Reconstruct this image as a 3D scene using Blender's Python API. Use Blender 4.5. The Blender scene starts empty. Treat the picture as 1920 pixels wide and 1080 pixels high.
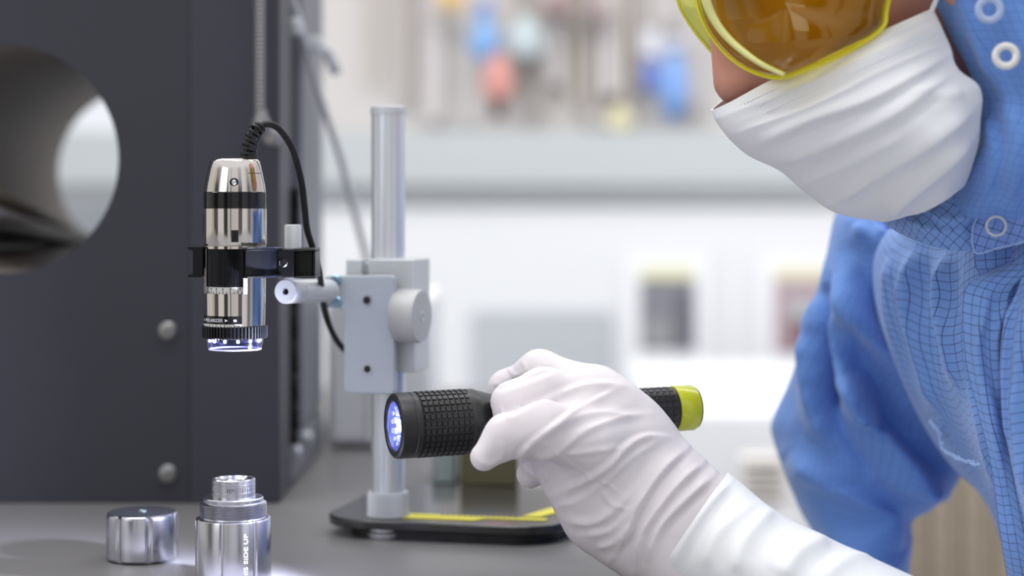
import bpy, bmesh, math, random
import numpy as np
from mathutils import Vector, Matrix
random.seed(7); rng = np.random.default_rng(7)
SC = bpy.context.scene
COL = SC.collection
PI = math.pi
# ------------------------------------------------------------------ camera
FPX = 3500.0; HOR = 390.0; TABLE_Z = 0.90; CAM_Z = TABLE_Z + 0.193
cd = bpy.data.cameras.new('camera'); cam = bpy.data.objects.new('camera', cd); COL.objects.link(cam)
cam.location = (0, 0, CAM_Z); cam.rotation_euler = (PI/2, 0, 0)
cd.sensor_width = 36; cd.lens = 36*FPX/1920; cd.shift_y = (HOR-540)/1920
cd.clip_start = 0.05; cd.clip_end = 50
cd.dof.use_dof = True; cd.dof.focus_distance = 0.965; cd.dof.aperture_fstop = 3.5
SC.camera = cam
vs = SC.view_settings
vs.view_transform = 'Standard'; vs.look = 'None'; vs.gamma = 1; vs.use_curve_mapping = False
vs.exposure = 0.0
SC.cycles.use_denoising = True
# ------------------------------------------------------------------ world: the rest of the laboratory, with bands added for reflections in chrome
wd = bpy.data.worlds.new('world'); SC.world = wd; wd.use_nodes = True
nt = wd.node_tree; nt.nodes.clear()
o_ = nt.nodes.new('ShaderNodeOutputWorld'); bg = nt.nodes.new('ShaderNodeBackground')
tc = nt.nodes.new('ShaderNodeTexCoord'); sx = nt.nodes.new('ShaderNodeSeparateXYZ')
at2 = nt.nodes.new('ShaderNodeMath'); at2.operation = 'ARCTAN2'
dv = nt.nodes.new('ShaderNodeMath'); dv.operation = 'MULTIPLY_ADD'; dv.inputs[1].default_value = 1/(2*PI); dv.inputs[2].default_value = 0.5
rp = nt.nodes.new('ShaderNodeValToRGB'); rp.color_ramp.interpolation = 'LINEAR'
nt.links.new(tc.outputs['Generated'], sx.inputs[0])
nt.links.new(sx.outputs['X'], at2.inputs[0]); nt.links.new(sx.outputs['Y'], at2.inputs[1])
nt.links.new(at2.outputs[0], dv.inputs[0]); nt.links.new(dv.outputs[0], rp.inputs[0])
# azimuth: 0.5 = ahead of the camera, 0 / 1 = behind it, 0.25 = left, 0.75 = right
stops = [(0.0, .75,.74,.72), (.012,.74,.73,.71), (.016,.18,.2,.26), (.024,.2,.24,.34), (.028,.8,.79,.77), (.045, .80,.79,.77), (.055, .05,.05,.055), (.085, .06,.06,.06), (.095, .9,.88,.86),
         (.15, .95,.93,.90), (.16, .10,.10,.10), (.20, .12,.12,.13), (.215, .85,.83,.80), (.222,.6,.58,.2), (.229,.62,.6,.25), (.236,.85,.84,.82), (.30,.80,.80,.80), (.45,.8,.8,.8), (.6,.8,.8,.8),
         (.70,.8,.8,.82), (.80,.55,.56,.6), (.83,.12,.12,.14), (.86,.9,.9,.92), (.90,.95,.95,.97), (.905,.14,.14,.16), (.94,.16,.15,.15), (.945,.8,.79,.77), (1.0,.75,.74,.72)]
cr = rp.color_ramp
while len(cr.elements) > 1: cr.elements.remove(cr.elements[-1])
cr.elements[0].position = 0; cr.elements[0].color = (*stops[0][1:], 1)
for s in stops[1:]:
    e = cr.elements.new(s[0]); e.color = (*s[1:], 1)
# the ceiling is brighter than the walls, the floor duller
mr = nt.nodes.new('ShaderNodeMapRange'); mr.inputs[1].default_value = .25; mr.inputs[2].default_value = .6
mx = nt.nodes.new('ShaderNodeMix'); mx.data_type = 'RGBA'; mx.inputs[7].default_value = (1.15, 1.17, 1.22, 1)
nt.links.new(sx.outputs['Z'], mr.inputs[0]); nt.links.new(mr.outputs[0], mx.inputs[0]); nt.links.new(rp.outputs[0], mx.inputs[6])
mr2 = nt.nodes.new('ShaderNodeMapRange'); mr2.inputs[1].default_value = -.3; mr2.inputs[2].default_value = -.6
mx2 = nt.nodes.new('ShaderNodeMix'); mx2.data_type = 'RGBA'; mx2.inputs[7].default_value = (.35, .35, .36, 1)
nt.links.new(sx.outputs['Z'], mr2.inputs[0]); nt.links.new(mr2.outputs[0], mx2.inputs[0]); nt.links.new(mx.outputs[2], mx2.inputs[6])
nt.links.new(mx2.outputs[2], bg.inputs[0]); bg.inputs[1].default_value = .84
nt.links.new(bg.outputs[0], o_.inputs[0])
def area(name, loc, target, sx_, sy_, power, color=(1, 1, 1)):
    l = bpy.data.lights.new(name, 'AREA'); l.shape = 'RECTANGLE'; l.size = sx_; l.size_y = sy_; l.energy = power; l.color = color
    o = bpy.data.objects.new(name, l); COL.objects.link(o); o.location = loc
    o.rotation_euler = (Vector(target)-Vector(loc)).to_track_quat('-Z', 'Y').to_euler(); return o
area('ceiling_light_panel', (-0.2, 0.7, 2.7), (0, 1.0, 0.9), 1.6, .7, 13, (1, .985, .96))
area('ceiling_light_panel', (0.3, 2.1, 3.1), (0.2, 3.9, 1.0), 3.4, 1.0, 46, (1, .985, .97))  # added, unseen: brightens the back wall under the shelf
area('window_light', (-1.6, -1.0, 1.9), (0.1, 1.0, 1.0), 1.2, 1.2, 7, (.92, .96, 1))
area('ceiling_light_panel', (-1.1, 2.0, 2.6), (0.3, 1.1, 1.0), 1.2, .6, 30, (.95, .98, 1))  # added from upper left to give the gown lit sides

# ------------------------------------------------------------------ helpers
def W(px, py, d): return Vector(((px-960)/FPX*d, d, CAM_Z-(py-HOR)/FPX*d))
def lin(c): return tuple(((v/255)/12.92 if v/255 <= .04045 else ((v/255+.055)/1.055)**2.4) for v in c)
MATS = {}
def mat(name, rgb, rough=.5, metal=0., spec=.5, noise=0., nscale=30., bump=0., bscale=200., coat=0., sss=0., trans=0., emis=None, estr=0., aniso=0., sheen=0., ior=None):
    if name in MATS: return MATS[name]
    m = bpy.data.materials.new(name); m.use_nodes = True; n = m.node_tree; p = n.nodes['Principled BSDF']
    c = lin(rgb)
    p.inputs['Base Color'].default_value = (*c, 1); p.inputs['Roughness'].default_value = rough; p.inputs['Metallic'].default_value = metal
    p.inputs['Specular IOR Level'].default_value = spec
    p.inputs['Coat Weight'].default_value = coat
    if ior: p.inputs['IOR'].default_value = ior
    if sheen: p.inputs['Sheen Weight'].default_value = sheen
    if aniso: p.inputs['Anisotropic'].default_value = aniso
    if sss: p.inputs['Subsurface Weight'].default_value = sss; p.inputs['Subsurface Scale'].default_value = .006; p.inputs['Subsurface Radius'].default_value = (1, .5, .35)
    if trans: p.inputs['Transmission Weight'].default_value = trans
    if emis: p.inputs['Emission Color'].default_value = (*lin(emis), 1); p.inputs['Emission Strength'].default_value = estr
    t = n.nodes.new('ShaderNodeTexCoord')
    if noise:
        nz = n.nodes.new('ShaderNodeTexNoise'); nz.inputs['Scale'].default_value = nscale; nz.inputs['Detail'].default_value = 4
        r = n.nodes.new('ShaderNodeMapRange'); r.inputs[3].default_value = 1-noise; r.inputs[4].default_value = 1+noise
        x = n.nodes.new('ShaderNodeVectorMath'); x.operation = 'SCALE'; x.inputs[0].default_value = c
        n.links.new(t.outputs['Object'], nz.inputs['Vector']); n.links.new(nz.outputs['Fac'], r.inputs[0]); n.links.new(r.outputs[0], x.inputs['Scale'])
        n.links.new(x.outputs[0], p.inputs['Base Color'])
    if bump:
        nz = n.nodes.new('ShaderNodeTexNoise'); nz.inputs['Scale'].default_value = bscale; nz.inputs['Detail'].default_value = 3
        b = n.nodes.new('ShaderNodeBump'); b.inputs['Strength'].default_value = bump; b.inputs['Distance'].default_value = .0006
        n.links.new(t.outputs['Object'], nz.inputs['Vector']); n.links.new(nz.outputs['Fac'], b.inputs['Height']); n.links.new(b.outputs[0], p.inputs['Normal'])
    MATS[name] = m; return m
def glassy(name, rgb, gloss=.25, rough=.03):
    m = bpy.data.materials.new(name); m.use_nodes = True; n = m.node_tree; n.nodes.clear()
    o = n.nodes.new('ShaderNodeOutputMaterial'); tr = n.nodes.new('ShaderNodeBsdfTransparent'); g = n.nodes.new('ShaderNodeBsdfGlossy')
    lw = n.nodes.new('ShaderNodeLayerWeight'); lw.inputs[0].default_value = gloss; mixs = n.nodes.new('ShaderNodeMixShader')
    tr.inputs[0].default_value = (*lin(rgb), 1); g.inputs[0].default_value = (1, 1, 1, 1); g.inputs['Roughness'].default_value = rough
    pw = n.nodes.new('ShaderNodeMath'); pw.operation = 'POWER'; pw.inputs[1].default_value = 3.0; ma = n.nodes.new('ShaderNodeMath'); ma.operation = 'MULTIPLY_ADD'; ma.inputs[1].default_value = gloss*2; ma.inputs[2].default_value = .035; ma.use_clamp = True
    lw.inputs[0].default_value = .5; n.links.new(lw.outputs['Facing'], pw.inputs[0]); n.links.new(pw.outputs[0], ma.inputs[0]); n.links.new(ma.outputs[0], mixs.inputs[0]); n.links.new(tr.outputs[0], mixs.inputs[1]); n.links.new(g.outputs[0], mixs.inputs[2]); n.links.new(mixs.outputs[0], o.inputs[0])
    return m
def checked(name, rgb, line, pitch=.0049, width=.062, rough=.75, strength=1.):
    m = mat(name, rgb, rough, 0, .3, sheen=.25); n = m.node_tree; p = n.nodes['Principled BSDF']
    uv = n.nodes.new('ShaderNodeUVMap'); s = n.nodes.new('ShaderNodeSeparateXYZ'); n.links.new(uv.outputs[0], s.inputs[0]); last = None
    for ax in (0, 1):
        d = n.nodes.new('ShaderNodeMath'); d.operation = 'DIVIDE'; d.inputs[1].default_value = pitch; n.links.new(s.outputs[ax], d.inputs[0])
        f = n.nodes.new('ShaderNodeMath'); f.operation = 'FRACT'; n.links.new(d.outputs[0], f.inputs[0])
        l = n.nodes.new('ShaderNodeMath'); l.operation = 'LESS_THAN'; l.inputs[1].default_value = width; n.links.new(f.outputs[0], l.inputs[0])
        if last is None: last = l
        else:
            a = n.nodes.new('ShaderNodeMath'); a.operation = 'MAXIMUM'; n.links.new(last.outputs[0], a.inputs[0]); n.links.new(l.outputs[0], a.inputs[1]); last = a
    sc = n.nodes.new('ShaderNodeMath'); sc.operation = 'MULTIPLY'; sc.inputs[1].default_value = strength; n.links.new(last.outputs[0], sc.inputs[0])
    mxx = n.nodes.new('ShaderNodeMix'); mxx.data_type = 'RGBA'; mxx.inputs[6].default_value = (*lin(rgb), 1); mxx.inputs[7].default_value = (*lin(line), 1)
    n.links.new(sc.outputs[0], mxx.inputs[0]); n.links.new(mxx.outputs[2], p.inputs['Base Color'])
    t = n.nodes.new('ShaderNodeTexCoord'); nz = n.nodes.new('ShaderNodeTexNoise'); nz.inputs['Scale'].default_value = 60
    b = n.nodes.new('ShaderNodeBump'); b.inputs['Strength'].default_value = .25; b.inputs['Distance'].default_value = .002
    n.links.new(t.outputs['Object'], nz.inputs['Vector']); n.links.new(nz.outputs['Fac'], b.inputs['Height']); n.links.new(b.outputs[0], p.inputs['Normal'])
    return m

class MB:
    """collects geometry in world coordinates"""
    def __init__(s): s.v = []; s.f = []; s.uv = None
    def add(s, vs_, fs_):
        b = len(s.v); s.v += [tuple(v) for v in vs_]; s.f += [tuple(i+b for i in f) for f in fs_]
    def box(s, c, size, rz=0., M=None):
        c = Vector(c); R = Matrix.Rotation(rz, 3, 'Z') if M is None else M; h = [x/2 for x in size]
        vs_ = [c+R @ Vector((a*h[0], b*h[1], d*h[2])) for d in (-1, 1) for b in (-1, 1) for a in (-1, 1)]
        s.add(vs_, [(0, 2, 3, 1), (4, 5, 7, 6), (0, 1, 5, 4), (2, 6, 7, 3), (0, 4, 6, 2), (1, 3, 7, 5)])
    def lathe(s, base, prof, axis=(0, 0, 1), seg=64, rad=None, a0=0., a1=2*PI, ref=None, close=True, loop=False):
        """prof: list of (r, h) along the axis; rad(angle, k) multiplies r; angle 0 = ref direction"""
        base = Vector(base); ax = Vector(axis).normalized()
        ref = Vector(ref) if ref else (Vector((0, -1, 0)) if abs(ax.y) < .8 else Vector((0, 0, 1)))
        e1 = (ref-ax*ref.dot(ax)).normalized(); e2 = ax.cross(e1)
        full = abs(a1-a0-2*PI) < 1e-6; n = seg if full else seg+1
        b0 = len(s.v)
        for k, (r, h) in enumerate(prof):
            for i in range(n):
                a = a0+(a1-a0)*i/seg; rr = r*(rad(a, k) if rad else 1)
                s.v.append(tuple(base+ax*h+(e1*math.cos(a)+e2*math.sin(a))*rr))
        K = len(prof); rng_ = range(K if loop else K-1)
        for k in rng_:
            k2 = (k+1) % K
            for i in range(seg):
                j = (i+1) % n if full else i+1
                s.f.append((b0+k*n+i, b0+k*n+j, b0+k2*n+j, b0+k2*n+i))
        if close and not loop:
            if full:
                if prof[0][0] > 1e-6: s.f.append(tuple(b0+i for i in range(n))[::-1])
                if prof[-1][0] > 1e-6: s.f.append(tuple(b0+(K-1)*n+i for i in range(n)))
        if loop and not full:
            s.f.append(tuple(b0+k*n for k in range(K))); s.f.append(tuple(b0+k*n+n-1 for k in range(K))[::-1])
    def tube(s, pts, r, seg=12, caps=True):
        pts = [Vector(p) for p in pts]; n = len(pts); rs = r if isinstance(r, (list, tuple, np.ndarray)) else [r]*n
        t0 = (pts[1]-pts[0]).normalized(); up = Vector((0, 0, 1)) if abs(t0.z) < .9 else Vector((1, 0, 0))
        e1 = t0.cross(up).normalized(); b0 = len(s.v)
        for i in range(n):
            t = (pts[min(i+1, n-1)]-pts[max(i-1, 0)]).normalized(); e1 = (e1-t*e1.dot(t)).normalized(); e2 = t.cross(e1)
            for k in range(seg):
                a = 2*PI*k/seg; s.v.append(tuple(pts[i]+(e1*math.cos(a)+e2*math.sin(a))*rs[i]))
        for i in range(n-1):
            for k in range(seg):
                j = (k+1) % seg; s.f.append((b0+i*seg+k, b0+i*seg+j, b0+(i+1)*seg+j, b0+(i+1)*seg+k))
        if caps: s.f.append(tuple(b0+k for k in range(seg))[::-1]); s.f.append(tuple(b0+(n-1)*seg+k for k in range(seg)))
def spline(pts, n=40):
    """Catmull-Rom through points (any dimension)"""
    P = np.array([list(p) for p in pts], float); m = len(P); out = []
    P = np.vstack([2*P[0]-P[1], P, 2*P[-1]-P[-2]])
    for t in np.linspace(0, m-1, n):
        i = min(int(t), m-2); u = t-i; a, b, c, d = P[i], P[i+1], P[i+2], P[i+3]
        out.append(.5*((2*b)+(-a+c)*u+(2*a-5*b+4*c-d)*u*u+(-a+3*b-3*c+d)*u**3))
    return np.array(out)
def wspline(pts, n=40): return [W(*p) for p in spline(pts, n)]

def tag(o, label=None, cat=None, group=None, kind=None):
    if label: o['label'] = label
    if cat: o['category'] = cat
    if group: o['group'] = group
    if kind: o['kind'] = kind
    return o
def empty(name, loc, label, cat, group=None):
    o = bpy.data.objects.new(name, None); COL.objects.link(o); o.location = loc; o.empty_display_size = .02
    return tag(o, label, cat, group)
def rootof(p):
    while p.parent: p = p.parent
    return p
def obj(name, mb, m, parent=None, loc=None, smooth=True, bevel=0., sharp=35, label=None, kind=None, recalc=True, segs=2):
    org = rootof(parent).location if parent else Vector(loc if loc is not None else (0, 0, 0))
    me = bpy.data.meshes.new(name)
    V = np.array(mb.v, float)-np.array(org)
    me.from_pydata(V.tolist(), [], mb.f); me.update()
    if mb.uv is not None:
        uvl = me.uv_layers.new(name='UVMap'); li = np.zeros(len(me.loops), int); me.loops.foreach_get('vertex_index', li)
        uvl.data.foreach_set('uv', mb.uv[li].astype(np.float32).ravel())
    if recalc:
        bm = bmesh.new(); bm.from_mesh(me); bmesh.ops.recalc_face_normals(bm, faces=bm.faces); bm.to_mesh(me); bm.free()
    if smooth:
        me.shade_smooth()
        if sharp: me.set_sharp_from_angle(angle=math.radians(sharp))
    me.materials.append(m)
    o = bpy.data.objects.new(name, me); COL.objects.link(o)
    if parent: o.parent = parent
    else: o.location = org
    if bevel:
        b = o.modifiers.new('bevel', 'BEVEL'); b.width = bevel; b.segments = segs; b.limit_method = 'ANGLE'; b.angle_limit = math.radians(40); b.harden_normals = False
    if label: o['label'] = label
    if kind: o['kind'] = kind
    return o
def text_mesh(txt, size, depth=.0001):
    cu = bpy.data.curves.new('t', 'FONT'); cu.body = txt; cu.size = size; cu.extrude = depth; cu.align_x = 'CENTER'; cu.align_y = 'CENTER'; cu.resolution_u = 3
    o = bpy.data.objects.new('t', cu); COL.objects.link(o)
    dg = bpy.context.evaluated_depsgraph_get(); me = bpy.data.meshes.new_from_object(o.evaluated_get(dg))
    v = np.array([x.co[:] for x in me.vertices]); f = [tuple(p.vertices) for p in me.polygons]
    bpy.data.objects.remove(o); bpy.data.curves.remove(cu); bpy.data.meshes.remove(me); return v, f
def wrap_text(mb, txt, size, cyl_xy, r, ang, z, rot=0., wide=1.):
    """text wrapped on a vertical cylinder; ang from the camera-facing direction, positive to the right"""
    v, f = text_mesh(txt, size); c, s_ = math.cos(rot), math.sin(rot); out = []
    for x, y, zz in v:
        x = x*wide; X, Y = x*c-y*s_, x*s_+y*c; a = ang+X/r; rr = r+zz+.00012
        out.append((cyl_xy[0]+rr*math.sin(a), cyl_xy[1]-rr*math.cos(a), z+Y))
    mb.add(out, f)
def cyl_patch(mb, cxy, r, a0, a1, z0, z1, t=.0003, n=24):
    vs_, fs_ = [], []
    for i in range(n+1):
        a = a0+(a1-a0)*i/n
        for (rr, z) in ((r, z0), (r+t, z0), (r+t, z1), (r, z1)): vs_.append((cxy[0]+rr*math.sin(a), cxy[1]-rr*math.cos(a), z))
    for i in range(n):
        for k in range(4): fs_.append((i*4+k, i*4+(k+1) % 4, (i+1)*4+(k+1) % 4, (i+1)*4+k))
    fs_ += [(0, 1, 2, 3), (n*4+3, n*4+2, n*4+1, n*4)]
    mb.add(vs_, fs_)

# -------- cloth: rows of (px, py, depth) control points, splined both ways into a grid
def surf(rows, nu, nv, closed=False):
    R = []
    for r in rows:
        r = list(r)
        if closed:
            m = len(r); P = np.array([r[-1]]+r+[r[0], r[1]], float); out = []
            for t in np.linspace(0, m, nu+1)[:-1]:
                i = int(t); u = t-i; a, b, c, d = P[i], P[i+1], P[i+2], P[min(i+3, m+2)]
                out.append(.5*((2*b)+(-a+c)*u+(2*a-5*b+4*c-d)*u*u+(-a+3*b-3*c+d)*u**3))
            R.append(np.array(out))
        else: R.append(spline(r, nu))
    R = np.array(R)                                     # rows x nu x 3
    G = np.stack([spline(R[:, i], nv) for i in range(R.shape[1])], 1)   # nv x nu x 3
    d = G[..., 2]
    return np.stack([(G[..., 0]-960)/FPX*d, d, CAM_Z-(G[..., 1]-HOR)/FPX*d], -1)
def proj(V):
    return np.stack([960+V[..., 0]/V[..., 1]*FPX, HOR-(V[..., 2]-CAM_Z)/V[..., 1]*FPX], -1)
def seg_dist(P, line):
    """distance of 2D points to a polyline, and signed side"""
    line = spline(line, 24) if len(line) > 2 else np.array(line, float)
    best = np.full(P.shape[:-1], 1e9); side = np.zeros(P.shape[:-1]); tt = np.zeros(P.shape[:-1]); n = len(line)-1
    for i in range(n):
        a, b = line[i], line[i+1]; ab = b-a; L = (ab**2).sum()+1e-9
        t = np.clip(((P-a) @ ab)/L, 0, 1); q = P-(a+t[..., None]*ab); dd = np.sqrt((q**2).sum(-1))
        m = dd < best; best = np.where(m, dd, best); side = np.where(m, np.sign(ab[0]*q[..., 1]-ab[1]*q[..., 0]), side); tt = np.where(m, (i+t)/n, tt)
    return best, side, tt
def fold(V, N, lines, front=None):
    """lines: (polyline px, height m, width px, valley) -> soft ridges with a steep and a gentle flank"""
    P = proj(V); D = np.zeros(V.shape[:-1])
    for ln in lines:
        pl, h, w = ln[:3]; sk = ln[3] if len(ln) > 3 else 0.
        d, sd, t = seg_dist(P, pl); w_ = w*np.where(sd > 0, 1+2.2*sk, 1-.9*sk); env = np.clip(np.sin(PI*np.clip(t, .03, .97))*2.0, 0, 1)
        r2 = (d/w_)**2; D += h*env*((1+r2)**-1.6-.22*np.exp(-((d-2.6*w_)/(w_*1.1))**2))
    if front is not None: D = D*front
    return V+N*D[..., None]
def grid_normals(G, closed):
    du = (np.roll(G, -1, 1)-np.roll(G, 1, 1)) if closed else np.gradient(G, axis=1); dv_ = np.gradient(G, axis=0)
    n = np.cross(du, dv_); return n/(np.linalg.norm(n, axis=-1, keepdims=True)+1e-12)
def noise3(P, s, seed=0):
    r = np.random.default_rng(seed); out = np.zeros(P.shape[:-1])
    for k in range(7):
        w = r.normal(size=3)*s; out += np.sin(P @ w+r.uniform(0, 6.3))
    return out/7
def cloth(name, rows, nu, nv, m, parent, closed=False, lines=(), thick=.0008, wob=.0, wscale=60, sub=None, label=None, caps=False, sense=None, uvscale=1., uvrot=0.):
    G = surf(rows, nu, nv, closed); N = grid_normals(G, closed)
    cen = G.mean((0, 1)) if sense is None else np.array(sense)
    flip = np.sign(((G-cen)*N).sum(-1).mean()) or 1; N = N*flip
    viewf = np.clip(-(N[..., 1])*3+.5, 0, 1)
    if wob: G = G+N*(noise3(G, wscale, 3)*wob)[..., None]
    if len(lines): G = fold(G, N, lines, viewf)
    n_v, n_u = G.shape[:2]; mb = MB(); mb.v = [tuple(p) for p in G.reshape(-1, 3)]
    cu = n_u if closed else n_u-1
    mb.f = [(j*n_u+i, j*n_u+(i+1) % n_u, (j+1)*n_u+(i+1) % n_u, (j+1)*n_u+i) for j in range(n_v-1) for i in range(cu)]
    if caps and closed: mb.f.append(tuple(range(n_u))); mb.f.append(tuple((n_v-1)*n_u+i for i in range(n_u))[::-1])
    du = np.zeros((n_v, n_u)); du[:, 1:] = np.linalg.norm(np.diff(G, axis=1), axis=-1).cumsum(1)
    du = np.broadcast_to(du.mean(0), (n_v, n_u)); dv_ = np.zeros((n_v, n_u)); dv_[1:] = np.linalg.norm(np.diff(G, axis=0), axis=-1).cumsum(0)
    uv = np.stack([du, dv_], -1).reshape(-1, 2)*uvscale; c, s_ = math.cos(uvrot), math.sin(uvrot)
    mb.uv = uv @ np.array([[c, s_], [-s_, c]])
    o = obj(name, mb, m, parent, recalc=True, sharp=0, label=label)
    if thick and not caps:
        so = o.modifiers.new('solid', 'SOLIDIFY'); so.thickness = thick; so.offset = 0
    return o

# -------- signed distance modelling for bodies and gloves
def surface_nets(F, org, h):
    nx, ny, nz = F.shape; S = F < 0
    corners = [(i, j, k) for i in (0, 1) for j in (0, 1) for k in (0, 1)]
    cs = {c: F[c[0]:nx-1+c[0], c[1]:ny-1+c[1], c[2]:nz-1+c[2]] for c in corners}
    cnt = sum((cs[c] < 0).astype(np.int8) for c in corners); act = (cnt > 0) & (cnt < 8)
    idx = np.argwhere(act); vals = {c: cs[c][act] for c in corners}
    acc = np.zeros((len(idx), 3)); n = np.zeros(len(idx))
    for a in corners:
        for ax in range(3):
            if a[ax] == 0:
                b = list(a); b[ax] = 1; b = tuple(b); va, vb = vals[a], vals[b]; m = (va < 0) != (vb < 0)
                t = np.where(m, va/np.where(m, va-vb, 1), 0)
                p = np.array(a, float)+np.outer(t, np.eye(3)[ax]); acc += p*m[:, None]; n += m
    V = (idx+acc/n[:, None])*h+np.array(org)
    vid = np.full(act.shape, -1, int); vid[act] = np.arange(len(idx)); faces = []
    for ax in range(3):
        o1, o2 = [(1, 2), (2, 0), (0, 1)][ax]
        sl0 = [slice(1, -1)]*3; sl0[ax] = slice(0, -1); sl1 = [slice(1, -1)]*3; sl1[ax] = slice(1, None)
        A = S[tuple(sl0)]; B = S[tuple(sl1)]; e = np.argwhere(A != B)
        e_ = e.copy(); 
        for q in range(3):
            if q != ax: e_[:, q] += 1
        inside = A[tuple(e.T)]
        def g(d1, d2):
            q = e_.copy(); q[:, o1] += d1; q[:, o2] += d2; return vid[tuple(q.T)]
        quad = np.stack([g(-1, -1), g(0, -1), g(0, 0), g(-1, 0)], 1)
        quad[~inside] = quad[~inside][:, ::-1]; faces.append(quad)
    return V, np.vstack(faces)
def smin(a, b, k):
    h = np.clip(.5+.5*(b-a)/k, 0, 1); return b+(a-b)*h-k*h*(1-h)
def capsule(P, a, b, ra, rb, ks=1.):
    """tapered capsule; ks > 1 flattens it in depth (y)"""
    sc = np.array([1, ks, 1], np.float32); a = np.array(a, np.float32)*sc; b = np.array(b, np.float32)*sc; Q = P*sc
    ab = b-a; t = np.clip(((Q-a) @ ab)/max(float((ab**2).sum()), 1e-9), 0, 1)
    return (np.sqrt(((Q-(a+t[..., None]*ab))**2).sum(-1))-(ra+(rb-ra)*t))/ (1 if ks <= 1 else ks**.4)
def ellips(P, c, r):
    q = (P-np.array(c, np.float32))/np.array(r, np.float32); return (np.sqrt((q**2).sum(-1))-1)*min(r)
def gridpts(lo, hi, h):
    ax = [np.arange(lo[i], hi[i], h, dtype=np.float32) for i in range(3)]
    return np.stack(np.meshgrid(*ax, indexing='ij'), -1)
def vnormals(V, Q):
    n = np.cross(V[Q[:, 2]]-V[Q[:, 0]], V[Q[:, 3]]-V[Q[:, 1]]); N = np.zeros_like(V)
    for k in range(4): np.add.at(N, Q[:, k], n)
    return N/(np.linalg.norm(N, axis=1, keepdims=True)+1e-12)
def relax(V, Q, it=2, lam=.5):
    for _ in range(it):
        A = np.zeros_like(V); c = np.zeros(len(V))
        for k in range(4):
            for j in ((k+1) % 4, (k+3) % 4): np.add.at(A, Q[:, k], V[Q[:, j]]); np.add.at(c, Q[:, k], 1)
        V = V+(A/c[:, None]-V)*lam
    return V

# ------------------------------------------------------------------ materials
m_table = mat('bench_top_laminate', (122, 120, 121), .38, 0, .5, noise=.16, nscale=900, bump=.25, bscale=1500)
m_black = mat('black_housing_paint', (54, 54, 63), .55, 0, .4, noise=.08, nscale=12, bump=.1, bscale=600)
m_black2 = mat('black_housing_pillar', (60, 60, 70), .5, 0, .4, noise=.06, nscale=12)
m_grey = mat('grey_side_panel', (112, 114, 124), .45, 0, .5)
m_bore = mat('bore_lining', (138, 129, 123), .6, 0, .4)
m_chrome = mat('polished_steel', (214, 208, 202), .09, 1, .5)
m_steel = mat('turned_steel', (196, 196, 204), .2, 1, .5, aniso=.4)
m_brush = mat('bright_aluminium', (220, 222, 228), .3, 1)
m_alu = mat('anodised_aluminium', (208, 211, 216), .42, .3, .5)
m_anod = mat('black_anodised', (13, 14, 18), .32, .0, .35)
m_rub = mat('black_rubber', (24, 24, 27), .5, 0, .4)
m_blackgloss = mat('black_gloss_band', (13, 13, 15), .12, 0, .45)
m_white = mat('white_paint', (235, 236, 238), .5)
m_scale = mat('printed_scale_white', (205, 204, 200), .5)
m_ink = mat('black_ink', (14, 14, 16), .5)
m_inkw = mat('white_ink', (235, 236, 240), .5)
m_yellow = mat('yellow_tape', (232, 222, 60), .5, noise=.05, nscale=200)
m_lime = mat('lime_plastic', (196, 202, 44), .13, 0, .6)
m_torch = mat('torch_black', (27, 27, 30), .38, .0, .6)

# ================================================================== SETTING
mb = MB(); mb.box((0, 1.5, -.05), (9, 9, .1)); obj('floor', mb, mat('floor_vinyl', (200, 202, 205), .4, noise=.03), kind='structure')
mb = MB(); mb.box((0, 4.06, 1.5), (9, .1, 3.2)); obj('wall_back', mb, mat('wall_paint', (232, 234, 238), .7, noise=.01), kind='structure')

# workbench
bx0, bx1, by0, by1 = -1.3, .078, .55, 2.0
bench = empty('workbench', (-.5, 1.2, 0), 'dark grey speckled laboratory bench carrying the camera microscope and black housing', 'table')
mb = MB(); mb.box(((bx0+bx1)/2, (by0+by1)/2, TABLE_Z-.015), (bx1-bx0, by1-by0, .03)); obj('worktop', mb, m_table, bench, bevel=.002)
for x in (bx0+.06, bx1-.06):
    for y in (by0+.06, by1-.06):
        mb = MB(); mb.box((x, y, (TABLE_Z-.03)/2), (.05, .05, TABLE_Z-.03)); obj('leg', mb, m_grey, bench)

# ================================================================== BLACK HOUSING with round bore
H = empty('instrument_housing', (-.37, 1.3, TABLE_Z), 'big black instrument housing with a round tunnel through it, left side of bench', 'machine')
fx0, fx1, fz0, fz1, fy = -.62, -.152, TABLE_Z+.0005, TABLE_Z+.62, 1.22
hc = W(8, 298, 1.22); hr = .0746
def holed_panel(mb, x0, x1, z0, z1, y, c, r, n=96, th=.004):
    """rectangular panel in the xz plane with a round hole"""
    inn, out = [], []
    for i in range(n):
        a = 2*PI*i/n; dx, dz = math.cos(a), math.sin(a); t = 1e9
        if dx > 1e-9: t = min(t, (x1-c.x)/dx)
        if dx < -1e-9: t = min(t, (x0-c.x)/dx)
        if dz > 1e-9: t = min(t, (z1-c.z)/dz)
        if dz < -1e-9: t = min(t, (z0-c.z)/dz)
        inn.append((c.x+dx*r, c.z+dz*r)); out.append((c.x+dx*t, c.z+dz*t))
    # snap the nearest outline points to the corners
    for cx, cz in ((x0, z0), (x0, z1), (x1, z0), (x1, z1)):
        k = min(range(n), key=lambda i: (out[i][0]-cx)**2+(out[i][1]-cz)**2); out[k] = (cx, cz)
    vs_ = [(x, y, z) for x, z in inn]+[(x, y, z) for x, z in out]+[(x, y+th, z) for x, z in inn]+[(x, y+th, z) for x, z in out]; fs_ = []
    for i in range(n):
        j = (i+1) % n
        fs_ += [(i, j, n+j, n+i), (2*n+i, 3*n+i, 3*n+j, 2*n+j), (i, 2*n+i, 2*n+j, j), (n+i, n+j, 3*n+j, 3*n+i)]
    mb.add(vs_, fs_)
px_s = (355-960)/FPX*1.22
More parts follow.
